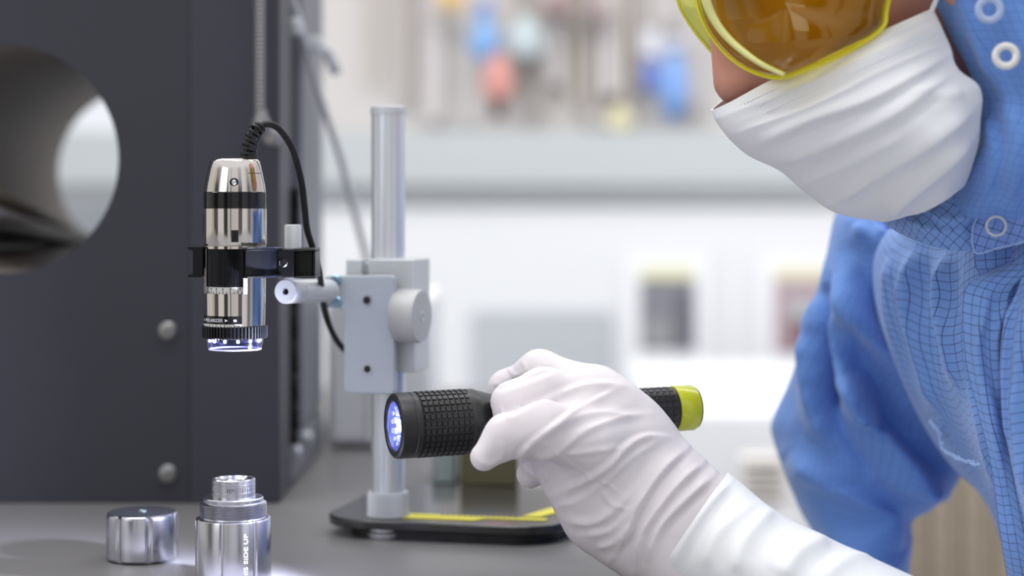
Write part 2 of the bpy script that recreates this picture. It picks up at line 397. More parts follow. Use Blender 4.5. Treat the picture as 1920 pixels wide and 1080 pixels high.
mb = MB(); holed_panel(mb, fx0, px_s-.0001, fz0, fz1, fy, hc, hr); obj('front_panel', mb, m_black, H, sharp=20)
mb = MB(); mb.box(((px_s+fx1)/2, fy+.03, (fz0+fz1)/2), (fx1-px_s, .06, fz1-fz0)); obj('corner_pillar', mb, m_black2, H, bevel=.0006)
mb = MB(); mb.box((fx0+.005, 1.36, (fz0+fz1)/2), (.01, .27, fz1-fz0)); mb.box(((fx0+fx1)/2, 1.36, fz1-.005), (fx1-fx0, .27, .01))
obj('shell', mb, m_black, H)
mb = MB(); mb.box((fx1-.020, 1.365, (fz0+fz1)/2), (.008, .17, fz1-fz0)); obj('side_panel', mb, m_grey, H, bevel=.001)
mb = MB(); mb.box((fx1-.007, 1.425, (fz0+fz1)/2+.0165), (.014, .15, fz1-fz0-.034)); obj('side_frame', mb, m_grey, H, bevel=.002, label='grey side frame')
mb = MB(); mb.box((fx1-.008, 1.39, fz0+.016), (.018, .22, .031)); obj('foot_bracket', mb, m_grey, H, bevel=.004, label='grey foot bracket')
mb = MB(); holed_panel(mb, fx0, -.17, fz0, fz1, 1.66, hc, hr, th=.006); obj('rear_panel', mb, m_black, H, sharp=20)
mb = MB(); mb.lathe((hc.x, fy+.002, hc.z), [(hr+.004, 0), (hr, 0), (hr, .45), (hr+.004, .45)], axis=(0, 1, 0), seg=96, loop=True); obj('tunnel', mb, m_bore, H, sharp=40)
def panel_screw(px, py, d, r=.0047, par=H, m=None):
    c = W(px, py, d); mb = MB(); mb.lathe(c, [(r*1.25, .001), (r*1.25, -.0012), (r, -.002), (r*.95, -.0045), (r*.45, -.005), (r*.4, -.003), (.0001, -.003)], axis=(0, 1, 0), seg=24)
    obj('screw', mb, mat('dull_screw', (150, 150, 148), .35, .8), par, label='silver screw head')
panel_screw(315, 620, 1.22); panel_screw(315, 888, 1.22)
for (px, py, d) in ((548, 850, 1.30), (592, 822, 1.37)):
    c = W(px, py, d); c.x = fx1; mb = MB(); mb.lathe(c, [(.006, -.004), (.006, .003), (.004, .005), (.0001, .005)], axis=(1, 0, 0), seg=24); obj('screw', mb, m_brush, H, label='silver screw head')
# hooks on which cord and wire end
def cables(name, pts, r, m, label, cat='cable', seg=14, n=60):
    mb = MB(); P = wspline(pts, n); mb.tube(P, r, seg); return tag(obj(name, mb, m, loc=P[-1]), label, cat)
# cables lying in the tunnel
cg = 'cables inside the round tunnel'
cc = [((-40, 352, 1.27), (60, 395, 1.42), (150, 442, 1.62), .006, (150, 138, 122), 'pale beige cable, highest of those lying in the round tunnel'),
      ((-40, 392, 1.25), (50, 420, 1.40), (140, 446, 1.60), .0055, (176, 176, 182), 'pale grey cable just under the beige one in the round tunnel'),
      ((-60, 420, 1.24), (60, 437, 1.42), (160, 450, 1.64), .007, (26, 24, 26), 'thick black cable crossing the floor of the round tunnel'),
      ((-60, 470, 1.25), (30, 462, 1.40), (120, 462, 1.6), .006, (64, 56, 52), 'brown cable lowest in the round tunnel')]
for i, (a, b, c, r, col_, lb) in enumerate(cc):
    o = cables('tunnel_cable', [a, b, c], r, mat('cable_sheath_%d' % i, col_, .5), lb); o['group'] = cg
# ribbed black conduit beside the housing
mb = MB(); pts = wspline([(548, 352, 1.262), (546, 420, 1.262), (548, 500, 1.262), (545, 620, 1.262), (547, 740, 1.262), (545, 842, 1.262)], 260)
for p in pts: p.x = fx1-.0008+p.x*0; p.y = 1.288
rr = [.0066+.0016*(math.sin(i*PI/2.6)) for i in range(260)]
mb.tube(pts, rr, 20); cd_o = obj('corrugated_conduit', mb, m_rub, loc=pts[-1], sharp=60); tag(cd_o, 'black corrugated conduit running down beside the black housing', 'hose')
# beaded cord hanging at the housing corner
c0, c1 = W(489, -40, 1.215), W(490, 222, 1.21)
cord = empty('coil_spring', c1, 'grey coiled steel cord hanging straight down in front of the housing', 'cord')
mb = MB(); n = 460; z = np.linspace(c0.z+.05, c1.z, n); mb.tube([(c1.x, c1.y-.008, zz) for zz in z], [.0029+.0007*abs(math.sin(i*PI/9)) for i in range(n)], 14); obj('coil', mb, mat('dull_coil', (140, 138, 140), .4, .5), cord, sharp=70)
mb = MB(); cc_ = W(490, 222, 1.2); mb.lathe(cc_+Vector((0, 0, -.012)), [(.0001, 0), (.004, .001), (.006, .004), (.006, .010), (.004, .014), (.0035, .018)], seg=24); mb.lathe(cc_+Vector((.006, .004, -.012)), [(.006, -.004), (.006, .004), (.004, .006), (.0001, .006)], axis=(0, -1, 0), seg=24); obj('end_fitting', mb, MATS['dull_coil'], cord)
# slanting wire with knobs
wr = empty('bracing_wire', W(690, 480, 1.5), 'thin grey wire slanting down behind the stand post', 'wire')
mb = MB(); mb.tube([W(540, -30, 1.30), W(600, 180, 1.38), W(640, 300, 1.44), W(692, 500, 1.46), W(692, 830, 1.465)], .0028, 12); obj('wire', mb, mat('pale_wire', (214, 214, 218), .5), wr)
for (px, py, d, r) in ((552, 50, 1.30, .007), (590, 85, 1.35, .0075)):
    mb = MB(); mb.lathe(W(px, py, d)+Vector((0, 0, -r)), [(.0001, 0), (r*.8, r*.3), (r, r), (r*.8, r*1.7), (.0001, 2*r)], seg=20); obj('knob', mb, m_alu, wr)
mb = MB(); mb.box(W(622, 115, 1.42), (.009, .009, .022), M=Matrix.Rotation(-.4, 3, 'Y')); obj('turnbuckle', mb, m_alu, wr, bevel=.003)

# ================================================================== STAND
sa = math.radians(-13); K = Vector((math.cos(sa), math.sin(sa), 0)); Y_ = Vector((-math.sin(sa), math.cos(sa), 0))
pole = W(728, 1004, 1.10); pole.z = TABLE_Z
S = empty('microscope_stand', pole, 'silver pole stand with a glossy black base and geared arm, in the middle', 'stand')
def SL(x, y, z): return pole+K*x+Y_*y+Vector((0, 0, z))
def zpx(py, d): return (CAM_Z-(py-HOR)/FPX*d)-TABLE_Z
# base plate: rounded rectangle
def rrect(x0, x1, y0, y1, r, n=10):
    out = []
    for cx, cy, a0 in ((x1-r, y1-r, 0), (x0+r, y1-r, PI/2), (x0+r, y0+r, PI), (x1-r, y0+r, 1.5*PI)):
        for i in range(n+1): a = a0+PI/2*i/n; out.append((cx+r*math.cos(a), cy+r*math.sin(a)))
    return out
def slab(mb, outline, z0, z1, frame=None):
    n = len(outline); fr = frame or (lambda x, y, z: SL(x, y, z)); mb.add([fr(x, y, z0) for x, y in outline]+[fr(x, y, z1) for x, y in outline],
           [tuple(range(n))[::-1], tuple(range(n, 2*n))]+[(i, (i+1) % n, n+(i+1) % n, n+i) for i in range(n)])
m_plate = mat('glossy_base_plate', (34, 32, 32), .16, 0, .7, coat=.3)
mb = MB(); slab(mb, rrect(-.039, .107, -.018, .125, .03), .006, .0115); obj('base_plate', mb, m_plate, S, bevel=.0012)
mb = MB(); slab(mb, rrect(-.025, .100, -.013, .118, .025), .0003, .006); obj('base_underside', mb, m_rub, S)
zt = .0117
for (x0, x1, y0, y1) in ((.010, .094, .002, .0095),):
    mb = MB(); slab(mb, [(x0, y0), (x1, y0+.001), (x1, y1), (x0, y1)], zt, zt+.0003); mb2 = MB()
    obj('tape_strip', mb, m_yellow, S, label='long yellow tape strip')
mb = MB(); slab(mb, [(.010, -.0065), (.054, -.0055), (.058, .0012), (.010, .0012)], zt, zt+.0003); obj('tape_strip', mb, m_yellow, S, label='short yellow tape strip')
mb = MB(); slab(mb, [(.0775, .0150), (.0885, .0155), (.104, .056), (.090, .056)], zt, zt+.0003); obj('tape_strip', mb, m_yellow, S, label='slanting yellow tape strip')
mb = MB()
for i in range(14):
    x = .030+i*.0034; slab(mb, [(x, .0068), (x+.0022, .0068), (x+.0022, .0084), (x, .0084)], zt+.0003, zt+.0004)
obj('tape_print', mb, m_ink, S)
# pole, collars
ztop = zpx(203, 1.10)
mb = MB(); mb.lathe(pole, [(.0099, .012), (.0099, ztop-.0006), (.0092, ztop), (.0001, ztop)], seg=64); obj('pole', mb, mat('satin_pole', (222, 225, 232), .3, .5), S, sharp=40)
mb = MB(); mb.lathe(pole, [(.0101, ztop-.0035), (.0104, ztop-.0035), (.0104, ztop+.0004), (.0088, ztop+.0012), (.0001, ztop+.0012)], seg=48); obj('pole_cap', mb, m_alu, S)
kn = lambda n_, d_: (lambda a, k: 1+d_*(abs(((a*n_/(2*PI)) % 1)-.5)*2-.5))
mb = MB(); mb.lathe(pole, [(.0125, .0118), (.0125, .0135), (.0122, .0145), (.0122, .0245), (.0116, .026), (.0102, .026)], seg=360, rad=kn(90, .03)); obj('knurled_collar', mb, m_alu, S, sharp=60)
mb = MB(); mb.lathe(pole+Y_*-.006, [(.0105, .0002), (.0110, .001), (.0110, .0035), (.0098, .0045), (.0098, .0060), (.004, .006)], seg=64); obj('clamp_disc', mb, m_brush, S)
# geared block behind the plate
def sbox(mb, px0, px1, py0, py1, d, th, off=0.):
    """box aligned to the stand frame, whose front face centre projects there"""
    a, b = W(px0, py0, d), W(px1, py1, d); c = (a+b)/2; w = (b-a).x/math.cos(sa); h = (a-b).z
    mb.box(c+Y_*th/2, (abs(w), th, h), rz=sa)
mb = MB(); sbox(mb, 690, 777, 486, 698, 1.078, .034); obj('gear_block', mb, m_alu, S, bevel=.0008)
mb = MB(); sbox(mb, 648, 678, 487, 560, 1.082, .022); sbox(mb, 676, 692, 492, 560, 1.088, .016); obj('rack_rail', mb, m_alu, S, bevel=.0006)
# front plate with side arm
def plate_pts():
    o = [(622, 519)]
    def arc(cx, cy, r, a0, a1, n=6): return [(cx+r*math.cos(math.radians(a0+(a1-a0)*i/n)), cy+r*math.sin(math.radians(a0+(a1-a0)*i/n))) for i in range(n+1)]
    return arc(615, 526, 8, 180, 270)+arc(731, 524, 8, 270, 360)+arc(731, 729, 9, 0, 90)+arc(652, 729, 9, 90, 180)+arc(630, 592, 14, 0, -90)+arc(615, 570, 8, 90, 180)
pp = plate_pts(); pd = 1.068
def plateW(px, py, t):
    c = W(690, 515, pd); q = W(px, py, pd); return c+K*((q.x-c.x)/math.cos(sa))+Vector((0, 0, q.z-c.z))+Y_*t
n = len(pp); mb = MB(); mb.add([plateW(x, y, 0) for x, y in pp]+[plateW(x, y, .0065) for x, y in pp], [tuple(range(n)), tuple(range(n, 2*n))[::-1]]+[(i, n+i, n+(i+1) % n, (i+1) % n) for i in range(n)])
m_platf = mat('pale_anodised_plate', (186, 194, 204), .45, .25, .5)
fp = obj('front_plate', mb, m_platf, S, bevel=.0006)
for (px, py) in ((688, 563), (689, 692)):
    c = plateW(px, py, -.0002); mb = MB(); mb.lathe(c, [(.0024, 0), (.0022, .0002), (.0001, .0002)], axis=tuple(-Y_), seg=24); obj('screw_hole', mb, m_ink, fp, label='dark round hole')
    mb = MB(); mb.lathe(c, [(.0030, -.0001), (.0030, .0003), (.0022, .0003), (.0022, -.0001)], axis=tuple(-Y_), seg=24, loop=True); obj('hole_rim', mb, m_brush, fp)
m_bluescrew = mat('zinc_screw', (150, 185, 205), .25, .9)
for (px, py) in ((629, 526), (631, 567)):
    c = plateW(px, py, 0); mb = MB(); mb.lathe(c, [(.0032, 0), (.0032, .0012), (.0026, .0018), (.0012, .0018), (.0010, .0010), (.0001, .001)], axis=tuple(-Y_), seg=24); obj('screw', mb, m_bluescrew, fp, label='bluish zinc screw')
# knob
kc = W(747, 592, 1.072); kax = K
mb = MB(); R0 = .0153
mb.lathe(kc, [(R0*.92, -.0006), (R0, .0006), (R0, .0128), (R0*.95, .0146), (R0*.5, .0149), (.0001, .0149)], axis=tuple(Vector((math.cos(-.36), math.sin(-.36), 0))), seg=360, rad=lambda a, k: 1+(.022*(abs(((a*80/(2*PI)+k*.3) % 1)-.5)*2-.5) if k in (1, 2) else 0)); kb = obj('adjustment_knob', mb, mat('knob_alu', (196, 196, 196), .5, .3), S, sharp=60)
mb = MB(); ka = Vector((math.cos(-.36), math.sin(-.36), 0)); mb.lathe(kc+ka*.0149, [(.003, 0), (.003, .0004), (.0018, .0004), (.0018, 0)], axis=tuple(ka), seg=24, loop=True); obj('knob_mark', mb, m_brush, kb)
# horizontal rod
rc = W(535, 547, 1.000); re = W(616, 545, 1.066)
ra = (re-rc).normalized(); rl = (re-rc).length
mb = MB(); mb.lathe(rc, [(.0018, .004), (.0018, 0), (.0060, 0), (.0065, .0006), (.0065, .018), (.0063, .0185), (.0065, .019), (.0065, rl)], axis=tuple(ra), seg=64, ref=(0, 0, 1)); obj('cross_rod', mb, m_alu, S, sharp=40)
mb = MB(); mb.lathe(rc+ra*.0036, [(.0018, 0), (.0001, .0)], axis=tuple(-ra), seg=24); obj('rod_hole', mb, m_ink, S)
# pin through the clamp arm
pz0, pz1 = zpx(523, .998), zpx(421, .998); pc = W(549, 470, .998); pc.z = TABLE_Z
mb = MB(); mb.lathe(pc, [(.0046, pz0), (.0046, pz1-.0006), (.0041, pz1), (.0001, pz1)], seg=40); obj('clamp_pin', mb, m_alu, S, sharp=40)
# black clamp: channel-shaped C ring around the microscope and a block
MX, MD = W(440.5, 400, .972).x, .972; mm = .972/FPX
def mz(py): return CAM_Z-(py-HOR)*mm
prof = lambda: [(60*mm, mz(519)), (87*mm, mz(519)), (87*mm, mz(515)), (78*mm, mz(513)), (78*mm, mz(469)), (87*mm, mz(467)), (87*mm, mz(463)), (60*mm, mz(463))]
mb = MB(); mb.lathe((MX, MD, 0), prof(), seg=96, a0=math.radians(23), a1=math.radians(360-72), loop=True, ref=(0, -1, 0)); obj('clamp_ring', mb, m_anod, S, sharp=30)
def cbox(mb, px0, px1, py0, py1, d0, d1): a, b = W(px0, py0, d0), W(px1, py1, d0); mb.box(((a.x+b.x)/2, (d0+d1)/2, (a.z+b.z)/2), (b.x-a.x, d1-d0, a.z-b.z))
mb = MB(); cbox(mb, 518, 551, 467, 521, .975, 1.004)
cbox(mb, 549, 591, 466, 471, .975, 1.004); cbox(mb, 549, 591, 517, 522, .975, 1.004); cbox(mb, 586, 591, 471, 517, .977, 1.004); cbox(mb, 549, 587, 470, 518, .985, 1.000)
obj('clamp_arm', mb, m_anod, S, bevel=.0006)
mb = MB(); c = W(531, 493, .9748); mb.lathe(c, [(.0024, .0), (.0022, .0001), (.0001, .0001)], axis=(0, -1, 0), seg=30); ch_ = obj('clamp_hole', mb, m_ink, S, label='dark threaded hole in the black clamp')
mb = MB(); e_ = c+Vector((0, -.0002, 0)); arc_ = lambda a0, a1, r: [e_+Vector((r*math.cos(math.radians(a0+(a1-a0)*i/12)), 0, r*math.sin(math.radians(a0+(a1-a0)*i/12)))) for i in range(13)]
mb.tube(arc_(-95, 10, .0021), .00022, 6); mb.tube(arc_(150, 215, .0020), .00016, 6); mb.tube(arc_(-80, -20, .0016), .00012, 6); obj('thread', mb, m_brush, ch_)  # bright partial arcs paint the glint on the hole's edges
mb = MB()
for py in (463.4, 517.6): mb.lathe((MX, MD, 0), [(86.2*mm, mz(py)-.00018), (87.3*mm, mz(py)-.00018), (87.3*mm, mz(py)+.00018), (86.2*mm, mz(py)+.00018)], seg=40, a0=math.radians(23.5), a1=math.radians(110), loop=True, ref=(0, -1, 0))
obj('bare_edge', mb, m_steel, S, label='bare metal edge of the black clamp ring')  # bright strips paint the highlight on the flange bevels
# ================================================================== MICROSCOPE
SCP = empty('camera_microscope', (MX, MD, mz(655)), 'chrome handheld camera microscope with black bands, held upright in the clamp', 'microscope')
def prof_px(l): return [(r*mm, mz(y)) for r, y in l]
mb = MB(); mb.lathe((MX, MD, 0), prof_px([(.01, 297), (38, 297), (43, 299), (46.5, 303), (50, 318), (53, 332), (56, 347), (57.5, 360)]), seg=96); top = obj('top_cap', mb, m_chrome, SCP, sharp=50)
mb = MB(); mb.lathe((MX, MD, 0), prof_px([(57, 360), (58, 361), (58.3, 389.5), (57, 390.5)]), seg=96, close=False); obj('black_band', mb, m_blackgloss, SCP, sharp=40)
mb = MB(); mb.lathe((MX, MD, 0), prof_px([(57.5, 390.5), (58.8, 391), (59, 457), (58.2, 459.5), (57.2, 460), (58.2, 461), (58.2, 466), (55, 467)]), seg=96, close=False); ub = obj('upper_barrel', mb, m_chrome, SCP, sharp=40)
# lower barrel with a window
A0, A1 = math.radians(27), math.radians(360-60)
mb = MB(); mb.lathe((MX, MD, 0), prof_px([(57.6, 466), (57.3, 549), (54.5, 549), (54.5, 466)]), seg=80, a0=A0, a1=A1, loop=True)
mb.lathe((MX, MD, 0), prof_px([(54.5, 549), (57.3, 549), (56.8, 585), (56.2, 611), (50, 611)]), seg=96, close=False); lb = obj('lower_barrel', mb, m_chrome, SCP, sharp=40)
mb = MB(); cyl_patch(mb, (MX, MD), 57.1*mm, math.radians(-80), math.radians(-58), mz(549), mz(467), .0001, 8); obj('window_edge', mb, mat('matt_nickel', (150, 147, 140), .5, .5), lb, sharp=30); mb = MB(); cyl_patch(mb, (MX, MD), 57.1*mm, math.radians(24), math.radians(32), mz(549), mz(467), .0001, 4); obj('window_edge', mb, MATS['matt_nickel'], lb, sharp=30)
mb = MB(); mb.lathe((MX, MD, 0), prof_px([(40, 466), (53.5, 466.2), (53.5, 536), (50, 537)]), seg=480, rad=kn(120, .022)); obj('focus_dial', mb, m_anod, SCP, sharp=60)
mb = MB(); mb.lathe((MX, MD, 0), prof_px([(50, 536.6), (53, 536.6), (53, 549.5), (50, 549.5)]), seg=96); sc_ = obj('focus_scale', mb, m_scale, SCP, sharp=40)
mb = MB(); r_ = 53*mm
for i, a in enumerate(np.linspace(-54, 22, 11)):
    a = math.radians(a); w = .00016; cyl_patch(mb, (MX, MD), r_, a-w/r_, a+w/r_, mz(549), mz(549 if 0 else (542.5 if i % 2 else 545.5)), .0001, 2)
    if i % 2 and i < 9: cyl_patch(mb, (MX, MD), r_, a-.00035/r_, a+.00035/r_, mz(541), mz(538.8), .0001, 2)
wrap_text(mb, '10', 6.2*mm, (MX, MD), r_, math.radians(17), mz(540.3)); obj('scale_print', mb, m_ink, sc_, smooth=False)
rl_ = 56.7*mm
mb = MB(); cyl_patch(mb, (MX, MD), rl_, math.radians(-86), math.radians(21), mz(605), mz(590)); pb = obj('polarizer_label', mb, m_blackgloss, SCP, sharp=30, label='black label printed POLARIZER')
mb = MB(); cyl_patch(mb, (MX, MD), rl_, math.radians(-86), math.radians(21), mz(611), mz(605)); obj('polarizer_scale', mb, m_scale, SCP, sharp=30)
mb = MB(); wrap_text(mb, 'POLARIZER', 8.6*mm, (MX, MD), rl_+.0003, math.radians(-36), mz(598.2))
wrap_text(mb, '90', 6.4*mm, (MX, MD), rl_+.0003, math.radians(8.5), mz(598.5))
def tri(mb, ang, z, w, sgn, r):
    v = [(-w*sgn, w*.9), (-w*sgn, -w*.9), (w*sgn, 0)]; vs_ = [(MX+r*math.sin(ang+x/r), MD-r*math.cos(ang+x/r), z+y) for x, y in v]; mb.add(vs_, [(0, 1, 2)])
tri(mb, math.radians(-7), mz(598), 3*mm, 1, rl_+.0005); tri(mb, math.radians(-67), mz(598), 3*mm, -1, rl_+.0005)
obj('polarizer_print', mb, m_inkw, pb, smooth=False, recalc=False)
mb = MB()
for i, a in enumerate(np.linspace(-80, 16, 12)): a = math.radians(a); cyl_patch(mb, (MX, MD), rl_+.0003, a-.0001/rl_, a+.0001/rl_, mz(610), mz(607 if i % 2 else 605.5), .0001, 2)
obj('tick_print', mb, m_ink, pb, smooth=False)
mb = MB(); mb.lathe((MX, MD, 0), prof_px([(50, 609.5), (58, 609.5), (61, 611), (61, 631), (59, 633.5), (50, 633.5)]), seg=56*8, rad=lambda a, k: 1 if k in (0, 5) else (1 if ((a*56/(2*PI)) % 1) < .55 else .955)); obj('toothed_ring', mb, m_anod, SCP, sharp=30)
m_clear = glassy('clear_acrylic', (222, 224, 250), .35, .08)
mb = MB(); mb.lathe((MX, MD, 0), prof_px([(53, 633), (52.3, 640), (50, 652), (48.5, 655), (42, 655), (44, 640), (44, 633)]), seg=96, loop=True); obj('clear_nose', mb, m_clear, SCP, sharp=40)
mb = MB(); mb.lathe((MX, MD, 0), prof_px([(49.6, 652.6), (48.8, 655.2), (45.5, 655.2), (46, 652.6)]), seg=96, loop=True); obj('nose_rim', mb, mat('lit_rim', (220, 220, 250), .3, emis=(165, 165, 255), estr=.9), SCP, sharp=40)
m_led = mat('led_glow', (240, 240, 255), .4, emis=(180, 180, 255), estr=5)
for i in range(12):
    a = 2*PI*(i+.5)/12; mb = MB(); mb.lathe((MX+47*mm*math.sin(a), MD-47*mm*math.cos(a), mz(639)), [(.0001, -.0006), (.0007, -.0004), (.0008, .0), (.0008, .0012)], seg=12); obj('led', mb, m_led, SCP)
mb = MB(); mb.lathe((MX, MD, 0), prof_px([(41, 633), (41, 640), (.01, 640)]), seg=48); obj('lens_plate', mb, m_anod, SCP)
# button, switch, seam
def on_cyl(mb, px, py, rpx, prof_, r_local):
    a = math.asin((px-440.5)/rpx); nrm = Vector((math.sin(a), -math.cos(a), 0)); c = Vector((MX, MD, mz(py)))+nrm*rpx*mm; mb.lathe(c, [(r*mm, h*mm) for r, h in prof_], axis=tuple(nrm), seg=32, ref=(0, 0, 1))
mb = MB(); on_cyl(mb, 447, 342.5, 55, [(8.2, -2), (8.2, .4), (7, 1.6), (5, .8), (.01, .5)], 0); bt = obj('button_ring', mb, m_blackgloss, SCP)
mb = MB(); on_cyl(mb, 447, 342.5, 55, [(4.6, -1), (4.6, 1.4), (3.5, 2.4), (.01, 2.8)], 0); obj('button', mb, m_brush, bt)
mb = MB(); cyl_patch(mb, (MX, MD), 59*mm, math.asin(2/59), math.asin(15/59), mz(453), mz(431), .00008, 6); sw = obj('slide_switch', mb, m_blackgloss, SCP)
mb = MB(); cyl_patch(mb, (MX, MD), 59.2*mm, math.asin(4/59), math.asin(12/59), mz(450), mz(441), .0004, 6); cyl_patch(mb, (MX, MD), 59.2*mm, math.asin(7/59), math.asin(11/59), mz(440), mz(434), .0003, 4); obj('switch_slider', mb, m_anod, sw)
mb = MB(); cyl_patch(mb, (MX, MD), 58.9*mm, math.asin(2/59), math.asin(13/59), mz(458), mz(454), .0002, 6); obj('switch_mark', mb, m_scale, sw)
mb = MB(); cyl_patch(mb, (MX, MD), 52.9*mm, math.radians(36), math.radians(75), mz(325.5), mz(324.8), .00003, 12); obj('seam', mb, m_ink, top)
# strain relief with ribs and slots
bp = wspline([(466, 300, .972), (467, 280, .972), (472, 262, .972), (480, 246, .972), (490, 236, .974)], 61)
mb = MB(); rr = []
mb.tube(bp, [7.5*mm]*61, 16)
for k in range(9):
    i = 3+k*6.6; i0 = int(i); p = bp[i0]; t = (bp[min(i0+1, 60)]-bp[i0-1]).normalized(); R = (17-4.2*k/8)*mm
    mb.lathe(p-t*.0008, [(R*.6, 0), (R*.97, .0001), (R, .0005), (R, .0011), (R*.97, .0015), (R*.6, .0016)], axis=tuple(t), seg=28)
    if k < 8:
        sd = Vector((1, 0, 0)) if k % 2 else Vector((-1, 0, 0)); sd = (sd-t*sd.dot(t)).normalized(); q = bp[min(i0+3, 60)]
        mb.box(q+sd*R*.72, (.0014, .004, .0022)); mb.box(q-sd*R*.3+Vector((0, -R*.7, 0)), (.0018, .0016, .0022))
obj('strain_relief', mb, m_rub, SCP, sharp=40)
mb = MB(); mb.tube(wspline([(486, 238, .974), (497, 233, .976), (515, 236, .98), (532, 252, .985), (548, 278, .99), (559, 312, .995), (567, 350, 1.0), (572, 395, 1.004), (576, 430, 1.008), (588, 470, 1.012), (598, 505, 1.02), (603, 540, 1.045), (608, 575, 1.072), (618, 612, 1.082), (630, 636, 1.086), (646, 656, 1.088), (670, 676, 1.09)], 140), .00175, 14); obj('cable', mb, m_rub, SCP)

# ================================================================== STEEL BARREL AND CAP
TX, TD = W(437.5, 900, .972).x, .972
BR = empty('steel_barrel', (TX, TD, TABLE_Z), 'fluted steel barrel with threaded neck and bright top, under the microscope', 'container')
def tz(py): return CAM_Z-(py-HOR)*mm
def flute(n_, depth, width, ph=0.):
    def f(a, k):
        if k in f.flat: return 1
        x = ((a+ph)*n_/(2*PI)) % 1; x = abs(x-.5)*2           # 1 at sector border
        d = max(0, (x-(1-width))/width); return 1-depth*(math.sin(d*PI/2)**1.0)
    f.flat = (); return f
fl = flute(7, .035, .16, .15); fl.flat = (0, 5)
mb = MB(); zb = tz(969)-TABLE_Z
mb.lathe((TX, TD, TABLE_Z), [(69*mm, .0004), (70.5*mm, .0012), (70.5*mm, zb-.0012), (69.3*mm, zb-.0003), (66*mm, zb), (60*mm, zb)], seg=420, rad=fl); body = obj('fluted_body', mb, m_steel, BR, sharp=25)
mb = MB(); pr = [(61*mm, tz(969)-TABLE_Z-.0005)]; z0, z1 = tz(967)-TABLE_Z, tz(941)-TABLE_Z; nt_ = 9
for i in range(nt_):
    a = z0+(z1-z0)*i/nt_; h = (z1-z0)/nt_; pr += [(59.4*mm, a+.05*h), (62.3*mm, a+.4*h), (62.3*mm, a+.6*h), (59.4*mm, a+.95*h)]
pr += [(61*mm, z1), (58*mm, z1+.0004), (56*mm, z1+.0006), (56*mm, z1+.0022), (54.5*mm, z1+.0028), (45*mm, z1+.0028)]
mb.lathe((TX, TD, TABLE_Z), pr, seg=96); obj('threaded_neck', mb, m_steel, BR, sharp=20)
zl = [tz(y)-TABLE_Z for y in (936, 921, 920.3, 919.6, 906.4, 905.6, 904.8, 898, 896)]
mb = MB(); mb.lathe((TX, TD, TABLE_Z), [(41*mm, zl[0]), (41*mm, zl[1]), (40.2*mm, zl[2]), (41*mm, zl[3]), (41*mm, zl[4]), (40*mm, zl[5]), (41*mm, zl[6]), (41*mm, zl[7]), (39*mm, zl[8]), (34*mm, zl[8]), (30*mm, zl[8]-.0012), (12*mm, zl[8]-.0012), (10*mm, zl[8]-.003), (.0001, zl[8]-.003)], seg=96); sc2 = obj('lens_core', mb, m_steel, BR, sharp=30, label='bright cylindrical core with engraved digits')
mb = MB(); wrap_text(mb, '2391 1601', 11*mm, (TX, TD), 41*mm, math.radians(22), tz(914), rot=PI); obj('engraved_digits', mb, m_ink, sc2, smooth=False)
mb = MB(); wrap_text(mb, 'THIS SIDE UP', 10.5*mm, (TX, TD), 70.6*mm, math.radians(27.5), tz(1037), rot=PI/2, wide=1.55); obj('printed_words', mb, m_inkw, body, smooth=False, label='white words THIS SIDE UP')
mb = MB()
vv, ff = [], []
for i in range(24):
    a = 2*PI*i/24; X, Z = .0048*math.cos(a), .0062*math.sin(a); an = math.radians(-82)+X/(70.6*mm); vv.append((TX+70.9*mm*math.sin(an), TD-70.9*mm*math.cos(an), tz(1050)+Z))
mb.add(vv, [tuple(range(24))]); obj('printed_disc', mb, m_inkw, body, smooth=False, recalc=False)
# cap
cd_ = .193*FPX/(1048-HOR); CX = W(267, 1048, cd_).x
CP = empty('screw_lid', (CX, cd_, TABLE_Z), 'short fluted steel cap with black top, lying left of the barrel', 'lid')
cm = cd_/FPX; zt_ = (CAM_Z-(960-HOR)*cm)-TABLE_Z
fl2 = flute(7, .05, .22, .52); fl2.flat = (0, 5)
mb = MB(); mb.lathe((CX, cd_, TABLE_Z), [(63*cm, .0006), (66.5*cm, .0018), (67*cm, zt_-.0028), (65.5*cm, zt_-.0006), (63.5*cm, zt_), (62*cm, zt_)], seg=420, rad=fl2); obj('fluted_wall', mb, m_steel, CP, sharp=25)
mb = MB(); mb.lathe((CX, cd_, TABLE_Z), [(63*cm, zt_-.0015), (63*cm, zt_+.0002), (62*cm, zt_+.0004), (.0001, zt_+.0004)], seg=96, rad=None); obj('top_disc', mb, mat('matt_black_disc', (30, 32, 38), .5), CP, sharp=30, label='matt black top')
mb = MB(); mb.lathe((CX, cd_, TABLE_Z+zt_+.0004), [(.0024, 0), (.0024, .0005), (.0016, .0007), (.0010, .0003), (.0001, .0003)], seg=24); obj('screw', mb, mat('mint_screw', (190, 215, 215), .25, .9), CP)

